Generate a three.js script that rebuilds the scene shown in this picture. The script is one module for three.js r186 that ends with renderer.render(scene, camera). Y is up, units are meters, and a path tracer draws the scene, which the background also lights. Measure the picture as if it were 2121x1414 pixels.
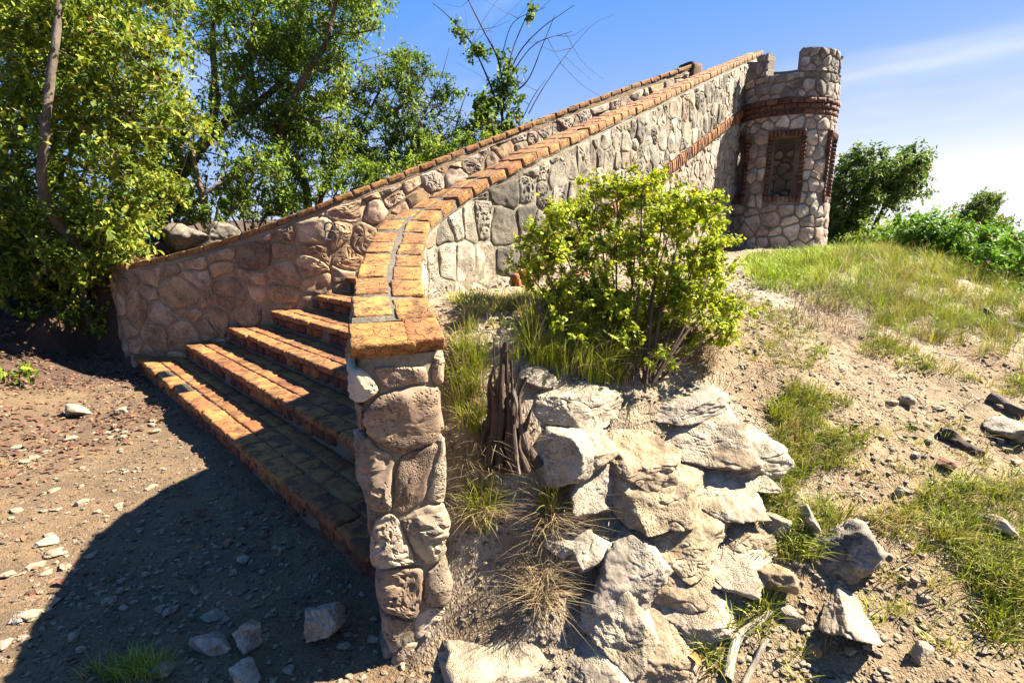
import * as THREE from 'three';
import { mergeGeometries, mergeVertices, toCreasedNormals } from 'three/addons/utils/BufferGeometryUtils.js';

// ---------------------------------------------------------------- camera, sky, sun, exposure
const scene = new THREE.Scene();
const IMG_W = 2121, IMG_H = 1414, FOCAL = 1060, PITCH = 0.21, EYE = 1.7;
const camera = new THREE.PerspectiveCamera(2 * Math.atan(IMG_H / 2 / FOCAL) * 180 / Math.PI, IMG_W / IMG_H, 0.05, 9000);
camera.position.set(0, EYE, 0);
camera.rotation.set(-PITCH, 0, 0);
scene.add(camera);
const SUN_AZ = 76 * Math.PI / 180, SUN_EL = 46 * Math.PI / 180;       // clockwise from the view, above the horizon
const SUN_DIR = new THREE.Vector3(Math.sin(SUN_AZ) * Math.cos(SUN_EL), Math.sin(SUN_EL), -Math.cos(SUN_AZ) * Math.cos(SUN_EL));
const EXPOSURE = 5.8;
const renderer = new THREE.WebGLRenderer({ antialias: true });
renderer.setSize(1024, 682);
renderer.toneMapping = THREE.LinearToneMapping;
renderer.toneMappingExposure = EXPOSURE;
renderer.shadowMap.enabled = true;
renderer.shadowMap.type = THREE.PCFSoftShadowMap;
const sun = new THREE.DirectionalLight(new THREE.Color().setRGB(1.0, 0.91, 0.76), 5);
sun.position.copy(SUN_DIR).multiplyScalar(40).add(new THREE.Vector3(1, 1, -6));
sun.target.position.set(1, 1, -6);
sun.castShadow = true;
sun.shadow.mapSize.set(4096, 4096);
Object.assign(sun.shadow.camera, { left: -16, right: 16, top: 16, bottom: -16, near: 1, far: 90 });
sun.shadow.bias = -0.0004;
scene.add(sun, sun.target);

// ---------------------------------------------------------------- random numbers and noise
function rng(seed) {
  let a = (seed * 2654435761) >>> 0;
  const f = () => { a = (a + 0x6D2B79F5) >>> 0; let t = a; t = Math.imul(t ^ (t >>> 15), t | 1); t ^= t + Math.imul(t ^ (t >>> 7), t | 61); return ((t ^ (t >>> 14)) >>> 0) / 4294967296; };
  f.r = (lo, hi) => lo + (hi - lo) * f();
  f.n = () => (f() + f() + f() + f() - 2);
  f.pick = (a2) => a2[Math.floor(f() * a2.length)];
  return f;
}
const HASH = new Float32Array(65536);
{ const r = rng(77); for (let i = 0; i < 65536; i++) HASH[i] = r(); }
const hash3 = (x, y, z) => HASH[(Math.imul(x, 7919) ^ Math.imul(y, 104729) ^ Math.imul(z, 1299709) ^ (Math.imul(x, 31) + Math.imul(y, 57) + Math.imul(z, 113) << 3)) & 65535];
const fade = (t) => t * t * (3 - 2 * t);
function vnoise(x, y, z) {
  const xi = Math.floor(x), yi = Math.floor(y), zi = Math.floor(z), u = fade(x - xi), v = fade(y - yi), w = fade(z - zi);
  const l = (a, b, t) => a + (b - a) * t;
  return l(l(l(hash3(xi, yi, zi), hash3(xi + 1, yi, zi), u), l(hash3(xi, yi + 1, zi), hash3(xi + 1, yi + 1, zi), u), v),
    l(l(hash3(xi, yi, zi + 1), hash3(xi + 1, yi, zi + 1), u), l(hash3(xi, yi + 1, zi + 1), hash3(xi + 1, yi + 1, zi + 1), u), v), w) * 2 - 1;
}
function fbm(x, y, z, o = 4, g = 0.5) { let s = 0, a = 1, n = 0; for (let i = 0; i < o; i++) { s += a * vnoise(x, y, z); n += a; a *= g; x = x * 2.03 + 11.3; y = y * 2.03 + 5.7; z = z * 2.03 + 3.1; } return s / n; }
const clamp = (x, a = 0, b = 1) => Math.min(b, Math.max(a, x));
const mix = (a, b, t) => a + (b - a) * t;
const sstep = (a, b, x) => fade(clamp((x - a) / (b - a)));
// periodic noise for tiling textures
function pnoise(u, v, p, seed) {
  const x = u * p, y = v * p, xi = Math.floor(x), yi = Math.floor(y), a = fade(x - xi), b = fade(y - yi);
  const h = (i, j) => hash3(((i % p) + p) % p, ((j % p) + p) % p, seed);
  return mix(mix(h(xi, yi), h(xi + 1, yi), a), mix(h(xi, yi + 1), h(xi + 1, yi + 1), a), b);
}
function pfbm(u, v, p, seed, o = 4, g = 0.55) { let s = 0, a = 1, n = 0; for (let i = 0; i < o; i++) { s += a * pnoise(u, v, p << i, seed + i * 17); n += a; a *= g; } return s / n; }

// ---------------------------------------------------------------- sky
{
  const W = 1024, H = 512, d = new Float32Array(W * H * 4);
  const zen = [0.0105, 0.051, 0.150], hor = [0.190, 0.192, 0.193];
  for (let j = 0; j < H; j++) for (let i = 0; i < W; i++) {
    const el = ((j + 0.5) / H - 0.5) * Math.PI, az = ((i + 0.5) / W - 0.5) * 2 * Math.PI;
    const y = Math.sin(el), x = Math.cos(el) * Math.cos(az), z = Math.cos(el) * Math.sin(az), e = Math.max(0, y);
    const cg = x * SUN_DIR.x + y * SUN_DIR.y + z * SUN_DIR.z;
    let m = clamp((0.95 + 1.7 * Math.max(-0.3, cg)) * Math.exp(-8.0 * e)) ;
    m = clamp(m + 0.12 * Math.pow(Math.max(0, cg), 6));
    // thin high cirrus, streaks drawn out along one direction
    if (y > 0.01) {
      const k = 1 / (y + 0.12), px = x * k, pz = z * k, a = px * 0.7071 + pz * 0.7071, b = -px * 0.7071 + pz * 0.7071;
      const c = fbm(a * 0.5 + 3.1 + 14 * 5.3, b * 2.4 + 14 * 2.1, 1.7, 5, 0.55), cover = 0.45 + 0.55 * sstep(-0.3, 0.3, fbm(a * 1.3, b * 7, 5.5, 4, 0.6));
      m = clamp(m + 0.30 * sstep(0.04, 0.55, c) * cover * sstep(0.02, 0.2, y));
    }
    const o = (j * W + i) * 4;
    for (let c = 0; c < 3; c++) d[o + c] = mix(zen[c] * (1 + 0.25 * (1 - e)), hor[c], m);
    d[o + 3] = 1;
  }
  const t = new THREE.DataTexture(d, W, H, THREE.RGBAFormat, THREE.FloatType);
  t.mapping = THREE.EquirectangularReflectionMapping; t.magFilter = THREE.LinearFilter; t.minFilter = THREE.LinearFilter; t.needsUpdate = true;
  scene.background = t; scene.environment = t; scene.environmentIntensity = 1;
}

// ---------------------------------------------------------------- naming helpers
const taken = {};
function numbered(n) { if (taken[n] === undefined) { taken[n] = 0; return n; } taken[n]++; return `${n}_${String(taken[n]).padStart(3, '0')}`; }
function tag(o, label, category, group, kind) { if (label) o.userData.label = label; if (category) o.userData.category = category; if (group) o.userData.group = group; if (kind) o.userData.kind = kind; return o; }
function thing(name, base, label, category, group) { const g = new THREE.Group(); g.name = numbered(name); g.position.set(...base); scene.add(g); return tag(g, label, category, group); }
function shade(m) { m.castShadow = true; m.receiveShadow = true; return m; }
function centred(geo) { geo.computeBoundingBox(); const c = geo.boundingBox.getCenter(new THREE.Vector3()); geo.translate(-c.x, -c.y, -c.z); return c; }
// a part from world-space geometry, hung under its thing
function part(parent, name, geo, mat) {
  const c = centred(geo), m = shade(new THREE.Mesh(geo, mat)); m.name = name;
  const b = new THREE.Vector3(); let p = parent; while (p && p !== scene) { b.add(p.position); p = p.parent; }
  m.position.copy(c).sub(b); parent.add(m); return m;
}
function single(name, geo, mat, label, category, group, kind) {
  geo.computeBoundingBox(); const bb = geo.boundingBox, c = bb.getCenter(new THREE.Vector3()); c.y = bb.min.y; geo.translate(-c.x, -c.y, -c.z);
  const m = shade(new THREE.Mesh(geo, mat)); m.name = numbered(name); m.position.copy(c); scene.add(m); return tag(m, label, category, group, kind);
}

// ---------------------------------------------------------------- pixel rays of the photograph (for reading off real places)
const CP = Math.cos(PITCH), SP = Math.sin(PITCH);
function ray(px, py) { const X = (px - 1060.5) / FOCAL, Y = -(py - 707) / FOCAL; return [X, Y * CP - SP, -(CP + Y * SP)]; }
function at(px, py, t) { const r = ray(px, py); return new THREE.Vector3(r[0] * t, EYE + r[1] * t, r[2] * t); }

// ---------------------------------------------------------------- textures
function tex(size, fn, srgb, rep = 1) {
  const d = new Uint8Array(size * size * 4);
  for (let j = 0; j < size; j++) for (let i = 0; i < size; i++) { const c = fn(i / size, j / size), o = (j * size + i) * 4; if (typeof c === 'number') { d[o] = d[o + 1] = d[o + 2] = clamp(c) * 255; } else { d[o] = clamp(c[0]) * 255; d[o + 1] = clamp(c[1]) * 255; d[o + 2] = clamp(c[2]) * 255; } d[o + 3] = 255; }
  const t = new THREE.DataTexture(d, size, size, THREE.RGBAFormat); t.wrapS = t.wrapT = THREE.RepeatWrapping; t.magFilter = THREE.LinearFilter; t.minFilter = THREE.LinearMipmapLinearFilter; t.generateMipmaps = true;
  if (srgb) t.colorSpace = THREE.SRGBColorSpace; t.repeat.set(rep, rep); t.needsUpdate = true; return t;
}
// scattered pits or grains on a tile: nearest of jittered points, several sizes
function cellField(p, seed, u, v) { const x = u * p, y = v * p, xi = Math.floor(x), yi = Math.floor(y); let best = 9; for (let a = -1; a < 2; a++) for (let b = -1; b < 2; b++) { const cx = ((xi + a) % p + p) % p, cy = ((yi + b) % p + p) % p; const dx = xi + a + hash3(cx, cy, seed) - x, dy = yi + b + hash3(cx, cy, seed + 1) - y, k = 0.5 + hash3(cx, cy, seed + 2); best = Math.min(best, Math.hypot(dx, dy) / k); } return best; }
const pitted = (u, v) => {
  const m = pfbm(u, v, 6, 5, 4);
  let pit = 1 - sstep(0.10, 0.34, cellField(40, 3, u + 0.02 * pfbm(u, v, 24, 55, 2), v + 0.02 * pfbm(u, v, 24, 56, 2)) + 0.55 * (1 - sstep(0.42, 0.62, m)));
  pit = Math.max(pit, 0.8 * (1 - sstep(0.12, 0.36, cellField(90, 9, u + 0.01 * pfbm(u, v, 50, 57, 2), v + 0.01 * pfbm(u, v, 50, 58, 2)) + 0.5 * (1 - sstep(0.40, 0.6, pfbm(u, v, 4, 31, 3))))));
  return pit;
};
const PIT = 512, pitCache = new Float32Array(PIT * PIT);
for (let j = 0; j < PIT; j++) for (let i = 0; i < PIT; i++) pitCache[j * PIT + i] = pitted(i / PIT, j / PIT);
const pitAt = (u, v) => pitCache[Math.floor(v * PIT) * PIT + Math.floor(u * PIT)];
const T = {};
T.stone = tex(PIT, (u, v) => { const a = pfbm(u, v, 5, 2, 5), b = pfbm(u, v, 24, 8, 3), c = pfbm(u, v, 70, 19, 2), p = pitAt(u, v), k = 0.86 + 0.85 * (a - 0.5) + 0.5 * (b - 0.5) + 0.5 * (c - 0.5) - 0.24 * p; return [k, k * (0.98 + 0.07 * (a - 0.5)), k * (0.95 + 0.10 * (b - 0.5) - 0.05 * p)]; });
T.stoneBump = tex(PIT, (u, v) => 0.55 + 0.35 * (pfbm(u, v, 10, 12, 5) - 0.5) - 0.34 * pitAt(u, v));
T.rock = tex(PIT, (u, v) => { const a = pfbm(u, v, 5, 202, 5), b = pfbm(u, v, 22, 208, 4), c = pfbm(u, v, 80, 219, 2), p = pitAt(u, v), k = 0.74 + 0.9 * (a - 0.5) + 0.5 * (b - 0.5) + 0.35 * (c - 0.5) - 0.10 * p; return [k, k * (0.97 + 0.10 * (a - 0.5)), k * (0.92 + 0.20 * (b - 0.5))]; });
T.rockBump = tex(PIT, (u, v) => 0.5 + 0.9 * (pfbm(u, v, 9, 212, 6, 0.6) - 0.5) - 0.16 * pitAt(u, v));
T.mortar = tex(256, (u, v) => { const g = pfbm(u, v, 40, 4, 3), m = pfbm(u, v, 5, 6, 4), k = 0.55 + 0.5 * (m - 0.5) + 0.55 * g - 0.1; return [k * 1.15, k * 1.12, k * 1.06]; });
T.mortarBump = tex(256, (u, v) => 0.6 * pfbm(u, v, 30, 41, 3) + 0.4 * pfbm(u, v, 8, 42, 3));
// brick: fired clay, mottled, dark weathering specks and scratched-in strokes
function scratchField(seed, n) {
  const S = 512, f = new Float32Array(S * S), r = rng(seed);
  for (let k = 0; k < n; k++) {
    let x = r() * S, y = r() * S, a = r() < 0.6 ? r.r(-0.35, 0.35) : r.r(-1.6, 1.6), len = r.r(8, 46), w = r.r(0.8, 1.9), bend = r.r(-0.05, 0.05);
    for (let i = 0; i < len; i++) { x += Math.cos(a); y += Math.sin(a); a += bend + r.n() * 0.09; for (let dy = -2; dy <= 2; dy++) for (let dx = -2; dx <= 2; dx++) { const q = Math.hypot(dx, dy); if (q < w) { const ix = ((Math.round(x) + dx) % S + S) % S, iy = ((Math.round(y) + dy) % S + S) % S; f[iy * S + ix] = Math.max(f[iy * S + ix], 1 - q / w * 0.6); } } }
  }
  return (u, v) => f[Math.floor(v * S) * S + Math.floor(u * S)];
}
const scrA = scratchField(4, 520), scrB = scratchField(9, 120);
function brickTex(scr, s) { return tex(512, (u, v) => { const a = pfbm(u, v, 4, 61 + s, 5), b = pfbm(u, v, 32, 67 + s, 3), dk = sstep(s ? 0.50 : 0.60, s ? 0.66 : 0.72, pfbm(u, v, s ? 6 : 9, 71 + s, 5)), q = scr(u, v); let k = 0.68 + 0.5 * (a - 0.5) + 0.36 * (b - 0.5); k *= 1 - (s ? 0.6 : 0.45) * dk; k *= 1 - 0.62 * q; return [k * 1.12, k * (1.02 + 0.3 * (a - 0.5)), k * (0.98 + 0.3 * (b - 0.5))]; }); }
function brickBumpTex(scr, s) { return tex(512, (u, v) => 0.62 + 0.4 * (pfbm(u, v, 12, 81 + s, 4) - 0.5) + 0.22 * (pfbm(u, v, 50, 83, 2) - 0.5) - 0.55 * scr(u, v)); }
T.brick = brickTex(scrA, 0); T.brickBump = brickBumpTex(scrA, 0); T.brick2 = brickTex(scrB, 5); T.brick2Bump = brickBumpTex(scrB, 5);
T.dirt = tex(1024, (u, v) => { const a = pfbm(u, v, 6, 91, 5), g = pfbm(u, v, 130, 92, 3), c = cellField(70, 93, u, v), c2 = cellField(150, 97, u, v); let k = 0.60 + 0.45 * (a - 0.5) + 0.5 * (g - 0.5); const peb = 1 - sstep(0.18, 0.3, c), peb2 = 1 - sstep(0.16, 0.28, c2); k += 0.16 * peb * (0.2 + pnoise(u, v, 70, 95)) + 0.10 * peb2; return [k, k * (0.97 + 0.05 * peb), k * (0.92 + 0.12 * peb)]; });
T.dirtBump = tex(1024, (u, v) => 0.55 * pfbm(u, v, 40, 101, 5) + 0.22 * (1 - sstep(0.1, 0.4, cellField(70, 93, u, v))) + 0.2 * (1 - sstep(0.1, 0.38, cellField(150, 97, u, v))));
T.bark = tex(256, (u, v) => { const a = pfbm(u, v, 6, 111, 5), s = pfbm((u * 3) % 1, v, 8, 113, 4); const k = 0.5 + 0.6 * (a - 0.5) + 0.5 * (s - 0.5) + 0.12; return [k * 1.2, k * 1.17, k * 1.12]; });
T.barkBump = tex(256, (u, v) => 0.5 * pfbm(u, v, 8, 115, 5) + 0.5 * pfbm((u * 4) % 1, v, 8, 117, 3));
const std = (o) => new THREE.MeshStandardMaterial({ roughness: 0.95, ...o });
const lin = (r, g, b) => new THREE.Color().setRGB(r, g, b);
const BASE = lin(0.54, 0.535, 0.525);   // common reflectance of the vertex-coloured surfaces
const M = {
  stone: std({ color: BASE, vertexColors: true, map: T.stone, bumpMap: T.stoneBump, bumpScale: 0.018, roughness: 0.93 }),
  mortar: std({ color: BASE, vertexColors: true, map: T.mortar, bumpMap: T.mortarBump, bumpScale: 0.008 }),
  ground: std({ color: BASE, vertexColors: true, map: T.dirt, bumpMap: T.dirtBump, bumpScale: 0.012 }),
  rock: std({ color: BASE, vertexColors: true, map: T.rock, bumpMap: T.rockBump, bumpScale: 0.016, roughness: 0.92 }),
  deadwood: std({ color: BASE, vertexColors: true, map: T.bark, bumpMap: T.barkBump, bumpScale: 0.012 }),
  bark: std({ color: BASE, vertexColors: true, map: T.bark, bumpMap: T.barkBump, bumpScale: 0.01 }),
  paint: std({ color: lin(0.03, 0.035, 0.045), roughness: 0.8 }),
};
const brickTones = [[0.54, 0.265, 0.06], [0.51, 0.235, 0.052], [0.55, 0.285, 0.07], [0.48, 0.195, 0.048], [0.53, 0.255, 0.054], [0.52, 0.245, 0.056]];
M.coping = brickTones.map((c, i) => std({ color: lin(...c).multiplyScalar(0.55), map: T.brick, bumpMap: T.brickBump, bumpScale: 0.010, roughness: 0.9 }));
M.brick = [[0.54, 0.235, 0.055], [0.49, 0.195, 0.045], [0.55, 0.25, 0.062], [0.43, 0.155, 0.038]].map((c) => std({ color: lin(...c).multiplyScalar(0.55), map: T.brick2, bumpMap: T.brick2Bump, bumpScale: 0.010, roughness: 0.9 }));
M.redBrick = [[0.25, 0.095, 0.045], [0.21, 0.075, 0.038], [0.28, 0.115, 0.055], [0.17, 0.06, 0.032]].map((c) => std({ color: lin(...c).multiplyScalar(0.55), map: T.brick2, bumpMap: T.brick2Bump, bumpScale: 0.007, roughness: 0.9 }));

// ---------------------------------------------------------------- curves of the two stair walls, in metres
class Path {   // plan curve with a height, sampled by plan arc length
  constructor(nodes, step = 0.04) {
    const c = new THREE.CatmullRomCurve3(nodes.map((n) => new THREE.Vector3(...n)), false, 'centripetal'), P = c.getPoints(900);
    this.p = []; this.s = []; let s = 0, last = P[0], acc = 0;
    const raw = [[0, P[0]]]; for (let i = 1; i < P.length; i++) { s += Math.hypot(P[i].x - P[i - 1].x, P[i].z - P[i - 1].z); raw.push([s, P[i]]); }
    this.len = s; const n = Math.ceil(s / step); let k = 0;
    for (let i = 0; i <= n; i++) { const q = s * i / n; while (k < raw.length - 2 && raw[k + 1][0] < q) k++; const f = clamp((q - raw[k][0]) / Math.max(1e-6, raw[k + 1][0] - raw[k][0])); this.p.push(raw[k][1].clone().lerp(raw[k + 1][1], f)); this.s.push(q); }
    this.step = s / n;
  }
  at(s) { const q = s / this.step, i = clamp(Math.floor(q), 0, this.p.length - 2); return this.p[i].clone().lerp(this.p[i + 1], q - i); }
  dir(s) { const a = this.at(Math.max(0, s - 0.06)), b = this.at(Math.min(this.len, s + 0.06)), d = b.sub(a); d.y = 0; return d.normalize(); }
  right(s) { const d = this.dir(s); return new THREE.Vector3(-d.z, 0, d.x); }
}
const rightNodes = [[915, 695, 1.89], [895, 639, 2.04], [875.4, 580, 2.26], [872.6, 526, 2.57], [878, 495, 2.78], [888, 462, 2.99], [909, 438.6, 3.13], [943, 413, 3.27], [973, 393, 3.38], [1011, 369, 3.50], [1052, 346.7, 3.62], [1110, 316, 3.80]].map(([x, y, t]) => at(x, y, t).toArray());
{ const k = 1 / 3.80, e = 1 / 9.2; for (const [x, y] of [[1157, 295], [1211, 270], [1268, 244], [1353, 207.5], [1420, 176], [1480, 148], [1583, 104]]) rightNodes.push(at(x, y, 1 / (k + (e - k) * (x - 1110) / 473)).toArray()); }
const R = new Path(rightNodes);                                       // outer top edge of the right wall's coping, from the post up
const leftPlan = [[-5.10, 6.50], [-4.71, 6.22], [-4.25, 6.15], [-3.67, 6.14], [-3.05, 6.17], [-2.52, 6.25], [-2.09, 6.40], [-1.5, 6.72], [-0.7, 7.23], [0.6, 8.09], [1.9, 8.95], [3.2, 9.81]];
const leftTop = [[219.8, 551.6], [300, 540], [355, 527], [430, 505], [510, 479], [596, 447.7], [695, 409.7], [767.6, 383], [853, 349.5], [926, 322], [1000, 294], [1050, 272.6], [1118, 247], [1186, 222], [1276, 188], [1350, 162], [1440, 131]];
function leftHeight(X, F) {   // height of the left coping above a plan point, read along the photograph's edge
  let best = 2; for (let h = 1.1; h < 5; h += 0.005) { const y = h - EYE, zc = F * CP - y * SP, px = 1060.5 + FOCAL * X / zc, py = 707 - FOCAL * (y * CP + F * SP) / zc; let k = 0; while (k < leftTop.length - 2 && leftTop[k + 1][0] < px) k++; const a = leftTop[k], b = leftTop[k + 1], ty = a[1] + (b[1] - a[1]) * (px - a[0]) / (b[0] - a[0]); if (py <= ty) { best = h; break; } }
  return best;
}
const L = new Path(leftPlan.map(([X, F]) => [X, leftHeight(X, F), -F]));  // inner top edge of the left wall's coping, from its foot up
const widthR = (s) => mix(0.325, 0.285, sstep(0, 0.6, s)), WIDTH_L = 0.285;
// steps
const A = 45 * Math.PI / 180, U1 = 1.062, RISE = 0.19, TREAD = 0.402, H1 = 0.205;
const uOf = (x, z) => x * Math.sin(A) - z * Math.cos(A);
const uv2 = (u, v) => [u * Math.sin(A) + v * Math.cos(A), -(u * Math.cos(A) - v * Math.sin(A))];   // v grows to the right along a step
const innerR = (s) => R.at(s).addScaledVector(R.right(s), -widthR(s));
function vRange(u) {   // where a level line across the stairs meets the two walls
  const find = (path, pt) => { let prev = null; for (let i = 0; i <= 400; i++) { const q = pt(path.len * i / 400), uu = uOf(q.x, q.z); if (prev && (prev[0] - u) * (uu - u) <= 0) { return q.x * Math.cos(A) + q.z * Math.sin(A); } prev = [uu]; } return null; };
  return [find(L, (s) => L.at(s)), find(R, innerR)];
}

// ---------------------------------------------------------------- terrain
const lineR = [[0.6, 3], [0.2, -0.6]].concat(Array.from({ length: 46 }, (_, i) => { const s = R.len * i / 45, c = R.at(s).addScaledVector(R.right(s), -widthR(s) / 2); return [c.x, c.z]; }), [[9, -15.8], [40, -60]]);
const lineL = [[-40, 2], [-9, -6.9], [-6.3, -7.0]].concat(Array.from({ length: 46 }, (_, i) => { const s = L.len * i / 45, c = L.at(s).addScaledVector(L.right(s), -WIDTH_L / 2); return [c.x, c.z]; }), [[9, -14.5], [40, -45]]);
function signedDist(line, x, z) {   // positive on the right-hand side of the line
  let best = 1e9, sg = 1, k = 0;
  for (let i = 0; i < line.length - 1; i++) { const [ax, az] = line[i], [bx, bz] = line[i + 1], dx = bx - ax, dz = bz - az, t = clamp(((x - ax) * dx + (z - az) * dz) / (dx * dx + dz * dz)), ex = x - ax - dx * t, ez = z - az - dz * t, q = ex * ex + ez * ez; if (q < best - 1e-9) { best = q; sg = dx * ez - dz * ex > 0 ? 1 : -1; k = i + t; } }
  return [Math.sqrt(best) * sg, k];
}
function terrainSmooth(x, z) {
  const F = -z, [dR] = signedDist(lineR, x, z), [dL, kL] = signedDist(lineL, x, z);
  const u = uOf(x, z), d1 = U1 - u;
  let hL = 0.66 * sstep(0.15, 2.2, d1) * sstep(3.0, 6.0, -x) - 0.02 * sstep(0, 1, d1) + 0.12 * sstep(-4.4, -5.2, x) * sstep(5.2, 6.4, F);
  hL += 0.9 * sstep(5.8, 9.5, -x);
  if (u > U1 + 0.3 && dL > 0 && dR < 0) hL = -0.25;                                   // under the stairs
  const hB = 1.30 + 0.10 * clamp(F - 6.3, -2, 9) + 0.25 * fbm(x * 0.3, z * 0.3, 2, 2);
  const X = x > 5 ? x : 0.25 * Math.log(1 + Math.exp(x / 0.25)), q = clamp((F - (1.66 - 0.30 * X)) / (0.95 + 1.25 * X));
  let hR = 1.30 * fade(q) + 0.03 * clamp(F - 4, 0, 6);
  hR -= 0.12 * sstep(1.2, 3.5, x) * sstep(3.2, 0.5, F);
  const out = Math.max(0, Math.hypot(Math.max(0, x - 4.5) * 1.0, Math.max(0, F - 11)) - 0.5);
  hR -= 0.05 * out + 0.004 * out * out * (out > 12 ? 12 / out : 1) * 1.5;
  const wL = sstep(kL < 2.5 ? -1.6 : -0.12, kL < 2.5 ? 0.9 : 0.12, -dL);
  let h = mix(hL, hB, wL);
  const far = Math.max(0, Math.hypot(x, z) - 16);
  h = mix(h, hR, sstep(-0.1 - far * 0.3, 0.1 + far * 0.3, dR));
  h -= 0.10 * far + 0.0006 * far * far;
  return Math.max(h, -45);
}
function terrain(x, z) {
  const d = Math.hypot(x, z), k = d < 14 ? 1 : 14 / d;
  let n = 0.035 * fbm(x * 1.3, z * 1.3, 3, 3) + 0.018 * fbm(x * 5, z * 5, 7, 3) * k + 0.009 * fbm(x * 17, z * 17, 5, 2) * k;
  if (x > -0.1) n *= 1.6;
  return terrainSmooth(x, z) + n;
}
const tCache = new Map();
function ground(x, z) { const key = Math.round(x * 200) * 1e6 + Math.round(z * 200); let v = tCache.get(key); if (v === undefined) { v = terrain(x, z); tCache.set(key, v); } return v; }
function hit(px, py) { const r = ray(px, py); let t = 0.9; for (let i = 0; i < 900; i++) { const y = EYE + r[1] * t; if (y < ground(r[0] * t, r[2] * t)) break; t += 0.012 + t * 0.004; } return new THREE.Vector3(r[0] * t, ground(r[0] * t, r[2] * t), r[2] * t); }
const scaleAt = (p) => { const dy = p.y - EYE; return FOCAL / (-p.z * CP - dy * SP); };   // photograph pixels per metre at a place

function groundColor(x, z, y) {
  const F = -z, [dR] = signedDist(lineR, x, z), n = fbm(x * 1.1, z * 1.1, 9, 4), f = fbm(x * 6, z * 6, 2, 3), g = fbm(x * 22, z * 22, 4, 2);
  let c;
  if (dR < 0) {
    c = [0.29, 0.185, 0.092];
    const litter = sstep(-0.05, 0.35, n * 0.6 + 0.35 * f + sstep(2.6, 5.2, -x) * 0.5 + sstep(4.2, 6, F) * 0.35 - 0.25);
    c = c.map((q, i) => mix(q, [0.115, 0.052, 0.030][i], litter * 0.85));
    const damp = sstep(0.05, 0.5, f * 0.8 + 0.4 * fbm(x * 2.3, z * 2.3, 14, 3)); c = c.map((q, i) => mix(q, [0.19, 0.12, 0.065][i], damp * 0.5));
  } else {
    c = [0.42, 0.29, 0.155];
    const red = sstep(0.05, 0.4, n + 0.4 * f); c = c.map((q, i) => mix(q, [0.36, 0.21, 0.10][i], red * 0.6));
    const straw = sstep(-0.1, 0.35, fbm(x * 0.9 + 4, z * 0.9, 21, 3) + sstep(3.2, 4.6, F) * 0.5 - 0.12 + 0.3 * f); c = c.map((q, i) => mix(q, [0.60, 0.51, 0.38][i], straw * 0.75));
  }
  const k = 1 + 0.30 * f + 0.22 * g; return c.map((q) => q * k);
}
{
  const N = 460, pos = new Float32Array((N + 1) * (N + 1) * 3), col = new Float32Array(pos.length), uv = new Float32Array((N + 1) * (N + 1) * 2), idx = [];
  const warp = (t) => 2.9 * t + 0.0 * t + Math.sign(t) * (Math.pow(Math.abs(t), 3) * 5.5 + Math.pow(Math.abs(t), 14) * 380);
  for (let j = 0; j <= N; j++) for (let i = 0; i <= N; i++) {
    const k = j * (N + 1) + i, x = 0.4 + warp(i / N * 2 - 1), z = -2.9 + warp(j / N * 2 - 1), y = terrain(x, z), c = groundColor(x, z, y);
    pos.set([x, y, z], k * 3); col.set(c, k * 3); uv.set([x / 1.3, z / 1.3], k * 2);
    if (i < N && j < N) idx.push(k, k + N + 1, k + 1, k + 1, k + N + 1, k + N + 2);
  }
  const g = new THREE.BufferGeometry(); g.setAttribute('position', new THREE.BufferAttribute(pos, 3)); g.setAttribute('color', new THREE.BufferAttribute(col, 3)); g.setAttribute('uv', new THREE.BufferAttribute(uv, 2)); g.setIndex(idx); g.computeVertexNormals();
  const m = shade(new THREE.Mesh(g, M.ground)); m.name = 'ground'; m.userData.kind = 'structure'; m.userData.label = 'stony hillside ground of bare dirt, leaf litter and dry grass'; scene.add(m);
  const sea = new THREE.Mesh(new THREE.CircleGeometry(8000, 96).rotateX(-Math.PI / 2).translate(0, -34, 0), std({ color: lin(0.05, 0.08, 0.10), roughness: 0.07 })); sea.name = 'sea'; sea.userData.kind = 'structure'; sea.userData.label = 'hazy sea on the far horizon'; sea.receiveShadow = true; scene.add(sea);
}

// ---------------------------------------------------------------- rubble masonry
function clipHalf(poly, nx, ny, c) {   // keep nx*x + ny*y <= c
  const out = []; for (let i = 0; i < poly.length; i++) { const a = poly[i], b = poly[(i + 1) % poly.length], da = nx * a[0] + ny * a[1] - c, db = nx * b[0] + ny * b[1] - c; if (da <= 0) out.push(a); if ((da < 0 && db > 0) || (da > 0 && db < 0)) { const t = da / (da - db); out.push([a[0] + (b[0] - a[0]) * t, a[1] + (b[1] - a[1]) * t]); } } return out;
}
function areaOf(p) { let a = 0; for (let i = 0; i < p.length; i++) { const q = p[(i + 1) % p.length]; a += p[i][0] * q[1] - q[0] * p[i][1]; } return a / 2; }
function centroid(p) { let a = 0, x = 0, y = 0; for (let i = 0; i < p.length; i++) { const q = p[(i + 1) % p.length], w = p[i][0] * q[1] - q[0] * p[i][1]; a += w; x += (p[i][0] + q[0]) * w; y += (p[i][1] + q[1]) * w; } return [x / 3 / a, y / 3 / a]; }
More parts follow.
